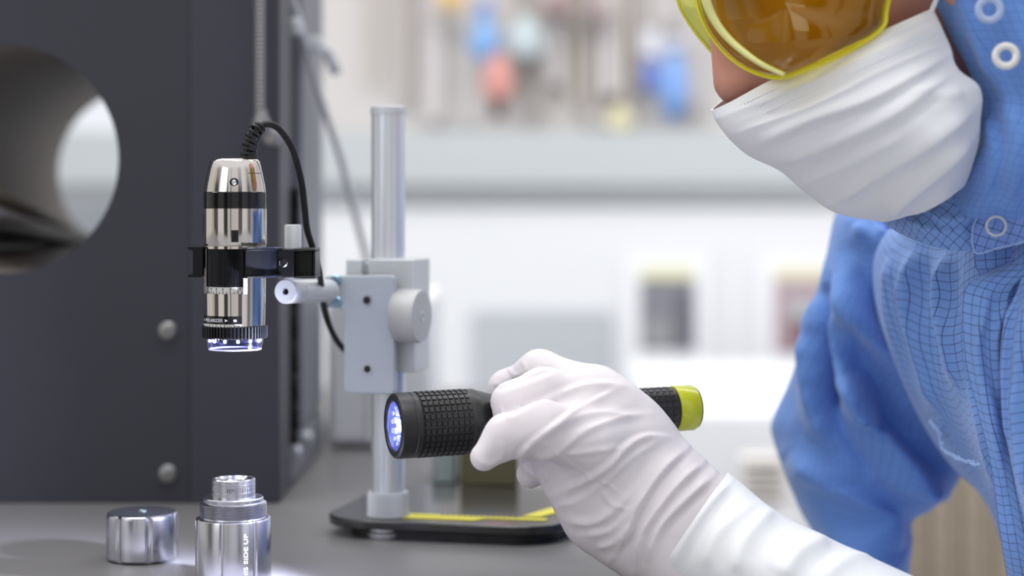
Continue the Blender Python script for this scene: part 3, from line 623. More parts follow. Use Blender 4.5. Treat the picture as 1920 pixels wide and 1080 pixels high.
# ================================================================== TORCH
TL, TR = W(737, 799, .950), W(1300, 764, 1.012); ta = (TR-TL).normalized(); tlen = (TR-TL).length
T = empty('flashlight', (TL+TR)/2, 'black ribbed flashlight with lime green tail ring gripped by the gloved hand', 'flashlight')
rh = .0168
def TLz(prof_, seg=96, **k): mb = MB(); mb.lathe(TL, prof_, axis=tuple(ta), seg=seg, ref=(0, 0, 1), **k); return mb
def pads(mb, s0, s1, ns, na, r0, r1, h=.0006, gap=.2):
    e1 = (Vector((0, 0, 1))-ta*ta.z).normalized(); e2 = ta.cross(e1)
    for i in range(ns):
        for j in range(na):
            sa0 = s0+(s1-s0)*(i+gap/2)/ns; sa1 = s0+(s1-s0)*(i+1-gap/2)/ns; a0 = 2*PI*(j+gap/2)/na; a1 = 2*PI*(j+1-gap/2)/na; vs_ = []
            for ins, hh in ((0, 0), (.18, 1)):
                for (s_, a) in ((sa0+ins*(sa1-sa0)/2, a0+ins*(a1-a0)/2), (sa1-ins*(sa1-sa0)/2, a0+ins*(a1-a0)/2), (sa1-ins*(sa1-sa0)/2, a1-ins*(a1-a0)/2), (sa0+ins*(sa1-sa0)/2, a1-ins*(a1-a0)/2)):
                    rb = r0+(r1-r0)*((s_-s0)/(s1-s0)); vs_.append(TL+ta*s_+(e1*math.cos(a)+e2*math.sin(a))*(rb-.0001+hh*h))
            mb.add(vs_, [(4, 5, 6, 7), (0, 1, 5, 4), (1, 2, 6, 5), (2, 3, 7, 6), (3, 0, 4, 7)])
hb = TLz([(rh*.74, .0015), (rh*.78, .0), (rh*.93, 0), (rh*.985, .0008), (rh, .0025), (rh, .0075), (rh*.985, .0078), (rh*.985, .0083), (rh, .0086), (rh, .0110), (rh*.985, .0113),
          (rh*.975, .0116), (rh*.975, .0385), (rh, .0391), (rh, .0432), (rh*.97, .0442), (.0137, .053), (.0122, .059)], close=False)
pads(hb, .0117, .0384, 9, 28, rh*.975, rh*.975, .0007); head = obj('head', hb, m_torch, T, sharp=30)
bb = TLz([(.0122, .059), (.0119, .066), (.0117, .09), (.0117, tlen-.0138), (.0112, tlen-.0134), (.0112, tlen-.0125)], close=False)
pads(bb, .088, tlen-.0145, 18, 22, .0117, .0117, .0005); obj('body_tube', bb, m_torch, T, sharp=30)
obj('tail_ring', TLz([(.0105, tlen-.0126), (.0121, tlen-.0125), (.0123, tlen-.012), (.0123, tlen-.0016), (.0118, tlen-.0005), (.0105, tlen)], close=False), m_lime, T, sharp=35, label='lime green tail ring')
obj('tail_cap', TLz([(.0104, tlen-.003), (.0108, tlen+.0001), (.0112, tlen+.0005), (.008, tlen+.0008), (.0001, tlen+.0008)], close=False), m_torch, T)
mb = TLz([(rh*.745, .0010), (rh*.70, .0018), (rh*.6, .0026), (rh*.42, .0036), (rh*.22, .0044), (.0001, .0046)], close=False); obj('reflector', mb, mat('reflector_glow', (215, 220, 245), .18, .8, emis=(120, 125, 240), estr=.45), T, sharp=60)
mb = MB(); mb.lathe(TL+ta*.0042, [(.0030, 0), (.0029, -.001), (.0018, -.0018), (.0001, -.0021)], axis=tuple(ta), seg=24); obj('led', mb, mat('torch_led', (255, 255, 255), .4, emis=(225, 230, 255), estr=14), T)
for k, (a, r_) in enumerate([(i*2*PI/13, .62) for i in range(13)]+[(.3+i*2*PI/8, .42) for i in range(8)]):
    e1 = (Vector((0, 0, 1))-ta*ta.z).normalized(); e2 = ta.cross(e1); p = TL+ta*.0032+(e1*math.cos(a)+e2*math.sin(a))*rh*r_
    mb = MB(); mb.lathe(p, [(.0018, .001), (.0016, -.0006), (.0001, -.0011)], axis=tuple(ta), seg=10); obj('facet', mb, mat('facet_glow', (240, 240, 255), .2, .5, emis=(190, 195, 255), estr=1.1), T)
mb = TLz([(rh*.75, .0011), (rh*.74, .0004), (.0001, .0003)]); obj('front_glass', mb, glassy('lens_glass', (235, 238, 255), .1), T)
sl = bpy.data.lights.new('flashlight_beam', 'SPOT'); sl.energy = 11; sl.color = (.80, .82, 1); sl.spot_size = math.radians(150); sl.spot_blend = .6; sl.shadow_soft_size = .008
so = bpy.data.objects.new('flashlight_beam', sl); COL.objects.link(so); so.location = TL-ta*.002; so.rotation_euler = (-ta).to_track_quat('-Z', 'Y').to_euler()

# ================================================================== PERSON
PSN = empty('person', W(1990, 1150, 1.05), 'person in a blue checked cleanroom gown, white mask and yellow goggles, leaning in', 'person')
u_ = lambda px, d=.96: px/FPX*d       # pixels to metres at a depth
# head frame
hp = math.radians(25); NT = W(1346, 172, .968); ff_ = np.array([-math.cos(hp), 0, -math.sin(hp)]); uu = np.array([-math.sin(hp), 0, math.cos(hp)]); ss = np.array([0, 1, 0.])
def HL(f, u, s): return np.array(NT)+ff_*f+uu*u+ss*s
def seg(P, d, chain, ks=1., k=.004):
    """chain of (px,py,depth,r_px) joints -> smooth union of tapered capsules"""
    for a, b in zip(chain[:-1], chain[1:]):
        c = capsule(P, W(*a[:3]), W(*b[:3]), u_(a[3], a[2]), u_(b[3], b[2]), ks); d = c if d is None else smin(d, c, k)
    return d
HAND = dict(
    A=[(1110, 730, .985, 43), (1012, 696, .998, 37), (948, 727, 1.010, 29), (930, 760, 1.018, 23), (945, 785, 1.02, 18)],
    Z=[(1130, 730, 1.0, 38), (1040, 700, 1.017, 28), (960, 735, 1.03, 22), (950, 775, 1.03, 18)],
    B=[(1120, 760, .966, 50), (1020, 738, .960, 46), (963, 757, .954, 39), (966, 800, .951, 33), (1000, 836, .952, 24)],
    C=[(1110, 828, .944, 60), (1020, 806, .935, 50), (950, 818, .930, 39), (908, 857, .928, 27)],
    D=[(1070, 850, .962, 44), (1018, 868, .970, 32), (994, 889, .974, 27)],
    P1=[(1095, 750, .968, 53), (1165, 804, .962, 74)], P2=[(1080, 834, .953, 62), (1165, 876, .955, 94)], P4=[(1050, 874, .956, 40), (1118, 958, .955, 50)], P3=[(1110, 805, .962, 80), (1182, 924, .962, 116)],
    W1=[(1184, 922, .962, 118), (1266, 988, .955, 112), (1380, 1070, .945, 118), (1560, 1190, .92, 135), (1760, 1330, .90, 150)])
def hand_sdf(P, shrink=0.):
    d = None
    for key in ('P1', 'P2', 'P3', 'P4', 'W1'): d = seg(P, d, HAND[key], 1.55, .016)
    pxx = 960+P[..., 0]/P[..., 1]*FPX; kk = (.0024+.013*np.clip((pxx-1020)/95, 0, 1)).astype(np.float32)
    for key in ('A', 'Z', 'B', 'C', 'D'):
        q = seg(P, None, HAND[key], 1., .006); d = smin(d, q, kk)
    return d+shrink
# body (skin) : one continuous surface
h = .0036; lo = (.08, .80, TABLE_Z-.14); hi = (.53, 1.36, CAM_Z+.22)
P = gridpts(lo, hi, h)
L = P-np.array(NT, np.float32); Hd = np.stack([L @ ff_, L @ uu, L @ ss], -1).astype(np.float32)
d = ellips(Hd, (-.118, .06, 0), (.092, .09, .073)); d = smin(d, ellips(Hd, (-.062, .010, 0), (.045, .066, .052)), .03)
d = smin(d, ellips(Hd, (-.046, -.054, 0), (.018, .015, .020)), .02)
for s_ in (-1, 1):
    d = smin(d, ellips(Hd, (-.048, .004, s_*.033), (.026, .026, .024)), .018)
    d = smin(d, ellips(Hd, (-.016, -.003, s_*.0105), (.010, .007, .0065)), .004)
    d = smin(d, ellips(Hd, (-.120, .012, s_*.073), (.017, .03, .008)), .004)
    d = smin(d, ellips(Hd, (-.034, .042, s_*.031), (.0135, .0125, .0145)), .003)
def hcap(a, b, ra, rb): return capsule(Hd, a, b, ra, rb)
d = smin(d, hcap((-.024, .05, 0), (-.0105, .001, 0), .0075, .0118), .010)
d = smin(d, hcap((-.026, .062, -.034), (-.026, .062, .034), .011, .011), .012)
d = smin(d, hcap((-.019, -.034, -.017), (-.019, -.034, .017), .007, .007), .008)
d = smin(d, capsule(P, HL(-.13, -.02, 0), W(2060, 560, 1.03), .048, .05), .03)
d = smin(d, capsule(P, W(2170, 640, .96), W(1820, 600, 1.16), .04, .04), .05)
d = smin(d, capsule(P, W(2200, 700, 1.06), W(2280, 1120, 1.07), .075, .085, .8), .06)
d = smin(d, seg(P, None, [(1790, 600, 1.18, 70), (1650, 800, 1.215, 75), (1620, 960, 1.2, 50), (1625, 1090, 1.16, 40)], 1., .03), .02)
d = smin(d, seg(P, None, [(2200, 660, .96, 120), (2220, 1100, .91, 120), (2150, 1400, .88, 105), (1620, 1200, .92, 80), (1380, 1070, .945, 75), (1190, 920, .962, 72)], 1.3, .02), .02)
tl_a, tl_b = TL, TR
hs = hand_sdf(P, .0032); hs = np.maximum(hs, -(capsule(P, TL+ta*.05, TR, .0150, .0130)))
d = smin(d, hs, .004)
V, Q = surface_nets(d, lo, h); V = relax(V, Q, 2)
mb = MB(); mb.v = V.tolist(); mb.f = [tuple(q) for q in Q.tolist()]
m_skin = mat('skin', (198, 142, 124), .5, 0, .4, noise=.06, nscale=60, sss=.25)
obj('body', mb, m_skin, PSN, recalc=False, sharp=0)
del P, L, Hd, d, hs

# glove
h = .00125; lo = W(860, 1150, .90); lo = (lo.x, .885, TABLE_Z-.052); hi = (W(1440, 1, .96).x+.004, 1.05, CAM_Z-.068)
P = gridpts(lo, hi, h); d = hand_sdf(P)
tor = capsule(P, TL+ta*.055, TR, .0134, .0126); tor = np.minimum(tor, capsule(P, TL, TL+ta*.048, rh+.0008, rh+.0008)); d = np.maximum(d, -(tor))
# open end under the sleeve
cut = (P @ np.array([.80, 0, -.60], np.float32))-float(np.dot(np.array(W(1365, 985, .95)), [.80, 0, -.60])); d = np.maximum(d, cut)
V, Q = surface_nets(d, lo, h); del P, d
V = relax(V, Q, 3); N = vnormals(V, Q)
def cr1(l): return [(860+x/3.6, 640+y/3.6) for x, y in l]
def cr3(l): return [(680+x/2.348, 620+y/2.348) for x, y in l]
glove_lines = [
    (cr1([(240, 555), (400, 495), (560, 415), (700, 350), (850, 300), (1000, 290), (1180, 310)]), .0016, 9, .3),
    (cr1([(370, 830), (450, 720), (600, 605), (750, 490), (900, 410), (1060, 320)]), .0022, 7, .35),
    (cr1([(400, 845), (560, 790), (680, 745), (850, 610), (1100, 515), (1300, 490)]), .0012, 7),
    (cr1([(640, 1030), (800, 965), (1000, 840), (1120, 715), (1250, 645), (1400, 640)]), .0026, 8, .35),
    (cr1([(690, 765), (900, 745), (1120, 712)]), .0010, 6),
    (cr1([(560, 670), (800, 860), (1000, 960), (1110, 1050)]), .0006, 3),
    (cr3([(1432, 520), (1340, 600), (1262, 700), (1205, 800), (1165, 900), (1105, 1000)]), .0034, 9, .4),
    (cr3([(1500, 585), (1400, 670), (1300, 790), (1232, 900), (1205, 1060)]), .0036, 10, .4),
    (cr3([(1545, 640), (1420, 750), (1310, 870), (1250, 1040)]), .0030, 11, .3),
    (cr3([(850, 780), (960, 740), (1080, 650), (1180, 560), (1330, 470)]), .0018, 9, .3),
    (cr3([(880, 830), (1000, 850), (1100, 800), (1200, 700)]), .0016, 9),
    (cr3([(960, 900), (1080, 880), (1170, 800), (1250, 700)]), .0018, 9, .3),
    (cr3([(1020, 960), (1110, 930), (1190, 840)]), .0018, 9),
    (cr3([(760, 470), (900, 400), (1050, 360), (1200, 380)]), .0010, 8),
    (cr3([(700, 600), (760, 640), (830, 650)]), .0010, 6), (cr3([(820, 560), (800, 700), (830, 730)]), .0009, 6),
    (cr3([(930, 640), (900, 740), (880, 780)]), .0010, 7), (cr3([(1050, 700), (1090, 760), (1180, 790)]), .0008, 5),
    (cr3([(590, 590), (620, 540), (610, 500)]), .0008, 4), (cr3([(500, 570), (560, 590), (600, 560)]), .0007, 5),
    (cr3([(690, 290), (695, 320), (690, 355)]), .0009, 4), (cr3([(600, 330), (620, 370), (650, 400)]), .0007, 4),
    (cr3([(640, 160), (660, 190), (690, 200)]), .0006, 4), (cr3([(700, 130), (720, 170), (700, 195)]), .0006, 5), (cr3([(570, 230), (610, 240), (640, 230)]), .0006, 4),
    (cr3([(580, 260), (720, 210), (850, 165)]), -.0012, 6)]
front = np.clip(-N[:, 1]*2.5+.4, 0, 1)
V = fold(V, N, [(l[0], l[1]*.95, l[2]*.72)+tuple(l[3:]) for l in glove_lines], front)
pj = proj(V); wr_ = np.clip((pj[:, 0]-1020)/260, .12, 1)
V = V+N*(noise3(V, 90, 11)*.0007*wr_+noise3(V, 360, 5)*.00012*wr_)[:, None]
mb = MB(); mb.v = V.tolist(); mb.f = [tuple(q) for q in Q.tolist()]
m_glove = mat('glove_nitrile', (229, 223, 226), .55, 0, .35, noise=.035, nscale=45, sss=.12)
obj('glove', mb, m_glove, PSN, recalc=False, sharp=0, label='thin white glove with pinkish tint')

# white sleeve over the forearm
m_sleeve = mat('white_sleeve', (242, 243, 245), .75, 0, .3, sheen=.2, bump=.1, bscale=900)
def ring(cx, cy, dc, hw, ang, th, n=14):
    """ring around a forearm; hw px half width, ang direction of the width in the image, th depth half thickness"""
    out = []
    for i in range(n):
        a = 2*PI*i/n; out.append((cx+hw*math.cos(a)*math.cos(ang), cy+hw*math.cos(a)*math.sin(ang), dc-th*math.sin(a)))
    return out
wa = math.radians(-52)
rows = [ring(1298, 985, .957, 119, math.radians(-56), .031), ring(1330, 1010, .952, 119, math.radians(-56), .032), ring(1390, 1050, .945, 111, math.radians(-58), .037), ring(1460, 1085, .938, 106, math.radians(-62), .040), ring(1560, 1140, .93, 116, math.radians(-64), .043), ring(1680, 1205, .92, 126, math.radians(-64), .047), ring(1820, 1290, .90, 150, math.radians(-62), .05)]
sl_lines = [([(1455, 950), (1400, 1010), (1380, 1080)], .002, 14), ([(1560, 1010), (1500, 1040), (1470, 1090)], .003, 16, .3), ([(1370, 905), (1330, 950), (1290, 1010), (1260, 1075)], .002, 9, .3), ([(1640, 1040), (1590, 1050), (1540, 1085)], .002, 12), ([(1420, 940), (1350, 1000), (1320, 1070)], .0016, 12)]
cloth('sleeve_cuff', rows, 120, 90, m_sleeve, PSN, closed=True, lines=sl_lines, thick=.001, wob=.0012, wscale=45)

# gown
m_gown = checked('blue_checked_cloth', (122, 160, 224), (34, 50, 112))
m_gown_far = checked('blue_checked_cloth_fine', (108, 150, 220), (62, 96, 172), strength=.6)
def trow(y, x0, xm, dm=.965):
    return [(x0, y, 1.10), (x0+.5*(xm-x0), y, 1.025), (xm, y, dm), (xm+130, y, .90), (xm+330, y, .85), (xm+520, y, .92), (xm+480, y, 1.1), (xm+250, y, 1.25), (x0+60, y, 1.21)]
def neckrow(y, k): return [(2010+(x-2010)*k, y, 1.04+(d-1.04)*k) for x, _, d in trow(y, 1690, 1850, .985)]
rows = [neckrow(330, .42), neckrow(385, .62), trow(420, 1690, 1850, .985), trow(470, 1650, 1850), trow(540, 1645, 1845), trow(620, 1660, 1840), trow(720, 1700, 1850), trow(800, 1740, 1862, .955), trow(870, 1785, 1880), trow(930, 1838, 1900), trow(1000, 1868, 1935), trow(1080, 1892, 1965), trow(1180, 1900, 1990)]
tl = [([(1672, 470), (1668, 560), (1685, 660), (1730, 780)], .006, 12, .3), ([(1722, 460), (1712, 560), (1735, 660), (1770, 790)], .009, 12, .3), ([(1782, 470), (1772, 560), (1785, 640), (1800, 740)], .008, 10, .3),
      ([(1815, 600), (1830, 740), (1855, 860), (1880, 960)], .005, 8, .3), ([(1910, 520), (1880, 640), (1890, 760), (1910, 900)], .005, 14, .3), ([(1690, 500), (1740, 640), (1800, 780)], .002, 12)]
cloth('gown', rows, 260, 200, m_gown, PSN, closed=True, lines=tl, thick=.0008, wob=.0022, wscale=30)
# front fly, folded edge standing proud of the gown
rows = [[(1870, 500, .945), (1905, 488, .935), (1960, 480, .920)], [(1815, 534, .930), (1850, 540, .925), (1895, 545, .925)], [(1806, 590, .928), (1840, 600, .922), (1888, 610, .922)], [(1812, 680, .928), (1845, 690, .922), (1885, 690, .925)],
        [(1832, 760, .927), (1858, 770, .922), (1890, 770, .925)], [(1855, 850, .929), (1880, 855, .925), (1915, 855, .925)], [(1868, 940, .933), (1895, 940, .928), (1935, 940, .925)], [(1880, 1020, .938), (1910, 1020, .930), (1960, 1020, .925)], [(1895, 1120, .965), (1930, 1120, .945), (1990, 1120, .925)]]
cloth('front_fly', rows, 60, 200, m_gown, PSN, lines=[([(1850, 560), (1835, 660), (1860, 780), (1885, 900)], .003, 9), ([(1890, 560), (1866, 640), (1874, 760)], .003, 8)], thick=.0012, wob=.0012, wscale=60, sense=(.5, 1.2, 1.0))
rows = [[(1915, 520, .918), (1960, 500, .905), (2080, 500, .87)], [(1888, 620, .915), (1940, 620, .90), (2080, 620, .86)], [(1880, 720, .918), (1940, 720, .90), (2080, 720, .86)], [(1895, 850, .92), (1950, 850, .90), (2080, 850, .86)], [(1920, 980, .92), (1960, 980, .90), (2080, 980, .86)], [(1945, 1120, .92), (1990, 1120, .9), (2080, 1120, .86)]]
cloth('gown_panel', rows, 60, 140, m_gown, PSN, lines=[([(1905, 560), (1893, 680), (1908, 860)], .004, 8, .3), ([(1960, 520), (1925, 640), (1925, 800), (1950, 980)], .006, 14, .3), ([(1915, 700), (1940, 860), (1970, 1000)], .004, 12, .3)], thick=.0012, wob=.0015, wscale=50, sense=(.5, 1.2, 1.0))
# frayed overlocked seam at the hem of the chest pocket
mb = MB(); sp = spline([(1745, 790, 1.07), (1762, 812, 1.06), (1770, 842, 1.05), (1800, 860, 1.03), (1838, 872, 1.0)], 60)
[mb.tube([W(p[0]+random.uniform(-4, 4), p[1]+random.uniform(-3.5, 3.5), p[2]-.013) for i, p in enumerate(sp)], .0005, 6) for q in range(5)]; obj('frayed_seam', mb, mat('pale_blue_thread', (170, 196, 236), .8), PSN)
# far sleeve
def srow(y, x0, x1, d=1.20, th=.055):
    xm = (x0+x1)/2; w = (x1-x0)/2; return [(x0, y, d), (x0+.3*w, y, d-th*.75), (xm, y, d-th), (x1-.3*w, y, d-th*.75), (x1, y, d), (x1-.3*w, y, d+th*.75), (xm, y, d+th), (x0+.3*w, y, d+th*.75)]
rows = [srow(385, 1590, 1730, 1.17, .03), srow(410, 1570, 1740, 1.17, .05), srow(520, 1545, 1760, 1.17), srow(640, 1503, 1790, 1.19, .06), srow(720, 1476, 1800, 1.2, .065), srow(790, 1448, 1810, 1.21, .07), srow(830, 1452, 1815, 1.21, .07), srow(880, 1470, 1805, 1.21, .07), srow(915, 1482, 1785, 1.21, .065), srow(965, 1500, 1722, 1.2, .055), srow(1020, 1530, 1712, 1.18, .05), srow(1090, 1560, 1702, 1.16, .045), srow(1150, 1580, 1700, 1.14, .04)]
fl_ = [([(1558, 540), (1572, 640), (1620, 770), (1700, 880), (1770, 925)], .016, 26, .4), ([(1590, 520), (1640, 620), (1720, 740), (1790, 830)], .012, 24, .3), ([(1470, 850), (1560, 900), (1640, 960), (1690, 1040)], .010, 24, .3), ([(1535, 620), (1530, 740), (1550, 830)], .006, 22),
       ([(1600, 700), (1625, 760), (1600, 770)], .008, 14), ([(1600, 420), (1650, 470), (1665, 560)], .006, 16), ([(1560, 690), (1580, 800), (1650, 900)], -.008, 20)]
cloth('far_sleeve', rows, 160, 170, m_gown_far, PSN, closed=True, lines=[(l[0], l[1]*1.3, l[2]*1.0)+tuple(l[3:]) for l in fl_]+[([(1562, 520), (1560, 660), (1563, 790)], -.020, 13), ([(1568, 512), (1632, 588), (1700, 690), (1765, 800)], .013, 17, .4), ([(1588, 690), (1604, 745), (1610, 770)], .014, 22), ([(1640, 420), (1668, 480), (1672, 560)], .008, 9)], thick=.001, wob=.003, wscale=22, sense=tuple(W(1630, 750, 1.2)))

# hood
def hrow(y, xe, xf=None, dn=.905):
    xf = xf if xf is not None else xe-40
    return [(xe, y, dn+.004), (xe+60, y, dn-.018), (xe+150, y, dn-.03), (xe+320, y, dn-.01), (xe+450, y, .96), (xe+430, y, 1.03), (xe+260, y, 1.06), (xe+90, y, 1.055), (xf, y, 1.03)]
rows = [hrow(-160, 1690), hrow(-80, 1720), hrow(0, 1752), hrow(70, 1783), hrow(130, 1815), hrow(190, 1842), hrow(250, 1838), hrow(310, 1818, dn=.912), hrow(355, 1800, dn=.925), hrow(400, 1780, dn=.94), hrow(450, 1800, dn=.955)]
cloth('hood', rows, 200, 170, m_gown_far, PSN, lines=[([(1850, 210), (1868, 290), (1858, 370)], .003, 9, .3), ([(1905, 190), (1915, 280), (1900, 380)], .003, 10, .3), ([(1800, -20), (1835, 60), (1860, 150)], .0025, 10, .3), ([(1890, 170), (1900, 260), (1880, 350)], .002, 12), ([(1800, 60), (1850, 160), (1880, 200)], -.0015, 10)], thick=.0012, wob=.0012, wscale=40)
# collar flap below the mask, and the overlapping tab
rows = [[(1640, 404, .985), (1700, 395, .955), (1760, 372, .94), (1830, 335, .93), (1900, 310, .92), (1990, 300, .90)], [(1650, 410, .982), (1715, 415, .95), (1780, 400, .935), (1845, 375, .928), (1910, 355, .918), (2000, 340, .90)],
        [(1660, 417, .982), (1722, 435, .95), (1790, 437, .936), (1850, 415, .93), (1915, 400, .918), (2010, 380, .90)], [(1668, 424, .984), (1730, 455, .952), (1801, 470, .938), (1860, 455, .932), (1920, 445, .92), (2020, 420, .90)]]
cloth('collar', rows, 160, 60, m_gown, PSN, lines=[([(1740, 390), (1780, 410), (1850, 400), (1900, 380)], .0025, 8), ([(1700, 410), (1760, 430), (1830, 430)], .002, 8)], thick=.0012, sense=(.5, 1.2, 1.0), wob=.001, uvrot=.5)
rows = [[(1838, 398, .928), (1870, 385, .921), (1925, 368, .912), (1990, 350, .9)], [(1822, 430, .926), (1868, 420, .918), (1925, 405, .91), (1990, 390, .898)], [(1828, 478, .928), (1872, 468, .921), (1925, 456, .912), (1990, 440, .9)]]
tabm = checked('blue_checked_cloth_tab', (116, 146, 212), (28, 42, 96)); cloth('collar_tab', rows, 60, 30, tabm, PSN, thick=.0014, sense=(.5, 1.2, 1.0), uvrot=-.5)
rows = [[(1826, 470, .944), (1880, 466, .94), (1930, 458, .935)], [(1830, 500, .946), (1880, 492, .94), (1930, 484, .935)], [(1842, 520, .950), (1882, 508, .944), (1930, 500, .936)]]
cloth('under_tab', rows, 30, 20, m_gown, PSN, thick=.001, sense=(.5, 1.2, 1.0))
# stitching on the tab edge
mb = MB(); sp = wspline([(1836, 400, .925), (1823, 432, .923), (1829, 474, .925), (1872, 465, .918), (1925, 452, .909)], 90)
mb.tube([p+Vector((.0003*math.sin(i*2.2), -.0004, .0003*math.cos(i*1.7))) for i, p in enumerate(sp)], .0003, 6); obj('overlock_stitch', mb, MATS['pale_blue_thread'], PSN)
# snaps
def snap(px, py, d, ro, ri, m, nrm=(-.2, -1, .05), label=None):
    mb = MB(); c = W(px, py, d); R, r = u_(ro, d), u_(ri, d); mb.lathe(c, [(R, 0), (R*.96, .0010), ((R+r)/2, .0016), (r*1.04, .0010), (r, 0)], axis=nrm, seg=40, loop=True); obj('snap_ring', mb, m, PSN, label=label)
m_snap = mat('snap_pearl', (228, 226, 222), .3, .3)
snap(1868, 424, .9115, 20, 15.5, mat('snap_metal', (236, 231, 220), .3, .1), label='thin silver snap ring on the collar')
snap(1886, 105, .868, 26, 12, m_snap, label='white snap ring, lower of two on the hood'); snap(1855, 18, .866, 27, 13, mat('snap_blue', (168, 184, 220), .4), label='bluish snap ring, upper of two on the hood')
# hair in the shadow of the hood edge
mb = MB()
for i in range(40):
    a = random.uniform(0, 1); mb.tube([W(1700+60*a+random.uniform(-6, 6), -90, .925), W(1755+18*a, 0, .925+.01*a), W(1782+20*a, 90, .925+.01*a), W(1800+22*a, 165, .925+.01*a)], .0011, 6)
obj('hair', mb, mat('dark_brown_hair', (52, 34, 26), .5), PSN)

# mask
rows = [[(1420, 140, 1.03), (1336, 206, .966), (1460, 146, .928), (1600, 85, .903), (1749, 16, .902)],
        [(1420, 190, 1.03), (1346, 228, .962), (1475, 180, .918), (1615, 118, .893), (1765, 50, .898)],
        [(1450, 235, 1.03), (1370, 260, .958), (1500, 215, .910), (1635, 145, .888), (1780, 85, .898)],
        [(1490, 285, 1.03), (1405, 290, .958), (1530, 250, .908), (1665, 185, .884), (1795, 128, .896)],
        [(1520, 305, 1.03), (1462, 318, .955), (1580, 285, .903), (1705, 220, .880), (1837, 165, .893)],
        [(1580, 350, 1.03), (1515, 360, .955), (1635, 325, .903), (1745, 265, .881), (1838, 228, .897)],
        [(1630, 380, 1.02), (1575, 397, .955), (1685, 368, .908), (1770, 315, .890), (1828, 290, .905)],
        [(1690, 395, 1.01), (1655, 411, .96), (1715, 400, .925), (1765, 375, .910), (1805, 345, .918)]]
ml = [([(1785, 100), (1650, 180), (1520, 225), (1410, 275)], .003, 10, .35), ([(1790, 135), (1680, 215), (1560, 270), (1450, 305)], .0035, 13, .35), ([(1830, 200), (1740, 270), (1640, 330), (1560, 380)], .004, 16, .35),
      ([(1822, 260), (1770, 310), (1700, 370), (1665, 405)], .0035, 14, .3), ([(1500, 345), (1600, 300), (1700, 250)], .002, 14), ([(1700, 172), (1760, 180), (1810, 172)], .0015, 14), ([(1345, 222), (1500, 165), (1650, 100), (1765, 45)], .0006, 5), ([(1372, 252), (1520, 200), (1660, 130), (1778, 80)], .0008, 5)]
m_mask = mat('mask_fabric', (230, 229, 233), .8, 0, .25, noise=.01, nscale=300, bump=.15, bscale=1200, sss=.1)
mk = cloth('face_mask', rows, 200, 200, m_mask, PSN, lines=ml, thick=.0012, wob=.0012, wscale=40, sense=(.25, 1.05, 1.15), label='white pleated mask')
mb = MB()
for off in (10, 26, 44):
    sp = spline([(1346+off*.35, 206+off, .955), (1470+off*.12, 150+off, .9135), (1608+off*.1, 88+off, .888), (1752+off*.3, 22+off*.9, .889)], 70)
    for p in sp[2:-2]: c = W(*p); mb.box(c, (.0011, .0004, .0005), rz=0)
obj('stitch_dots', mb, mat('stitch_shadow', (205, 206, 214), .8), mk)  # pale grey dots for the stitching on the mask band
mb = MB(); mb.tube(wspline([(1745, 25, .893), (1768, -30, .885), (1800, -90, .88)], 20), .0012, 8); obj('ear_loop', mb, m_mask, mk)

# goggles
m_glens = glassy('amber_laser_glass', (238, 231, 118), .3, .02)
m_rim = mat('yellow_rim', (240, 232, 60), .2, 0, .6, trans=.15, ior=1.35)
gg_out = [(1663, 20, .898), (1655, 52, .897), (1600, 90, .897), (1520, 126, .905), (1462, 146, .918), (1405, 132, .93), (1358, 98, .94), (1322, 48, .945), (1305, -10, .947), (1310, -80, .945), (1370, -150, .93), (1480, -175, .91), (1590, -150, .9), (1650, -80, .897), (1668, -20, .897)]
def dome(name, outl, bul, m, parent, n=96, k=14):
    o3 = np.array(outl+[outl[0]]); O = spline(o3, n+1)[:-1]; c = O.mean(0); vs_, fs_ = [], []
    for j in range(k+1):
        r = 1-j/k*.97
        for p in O:
            q = c+(p-c)*r; v = W(*q)+Vector((-.35, -.9, -.15))*bul*math.sqrt(max(0, 1-r*r)); vs_.append(v)
    for j in range(k):
        for i in range(n): fs_.append((j*n+i, j*n+(i+1) % n, (j+1)*n+(i+1) % n, (j+1)*n+i))
    fs_.append(tuple(k*n+i for i in range(n)))
    mb = MB(); mb.add(vs_, fs_); ob = obj(name, mb, m, parent, sharp=0); s_ = ob.modifiers.new('s', 'SOLIDIFY'); s_.thickness = .0014; return ob, O
lens, O = dome('goggle_lens', gg_out, .020, m_glens, PSN)
lens['label'] = 'glossy amber goggle lens'
mb = MB(); mb.tube([W(*p) for p in O]+[W(*O[0])], .0010, 10, caps=False); obj('goggle_rim', mb, m_rim, lens, sharp=0, label='translucent yellow rim')
mb = MB(); sp = spline([(1322, -70, .925), (1322, -10, .925), (1340, 38, .925), (1372, 78, .922), (1420, 115, .915), (1470, 140, .908)], 60); mb.tube([W(*p) for p in sp], [.0028*(1-.55*i/59) for i in range(60)], 12)
obj('nose_frame', mb, mat('cream_yellow_frame', (228, 228, 150), .25, 0, .6), lens, label='pale cream frame')
far_out = [(1268, -60, .985), (1271, 0, .985), (1290, 40, .985), (1318, 78, .982), (1346, 106, .978), (1366, 96, .972), (1340, 50, .968), (1322, 0, .966), (1318, -60, .966), (1292, -90, .975)]
fl2_, O2 = dome('goggle_lens', far_out, .004, mat('far_lens', (232, 232, 120), .15, 0, .6, trans=.2), PSN, k=6); fl2_['label'] = 'yellow edge of the far goggle lens'
mb = MB(); mb.tube([W(*p) for p in O2]+[W(*O2[0])], .0009, 8, caps=False); obj('goggle_rim', mb, m_rim, fl2_, sharp=0)
mb = MB(); mb.tube(wspline([(1660, -20, .893), (1720, -40, .888), (1790, -60, .885)], 20), .003, 10); obj('goggle_arm', mb, m_rim, PSN)

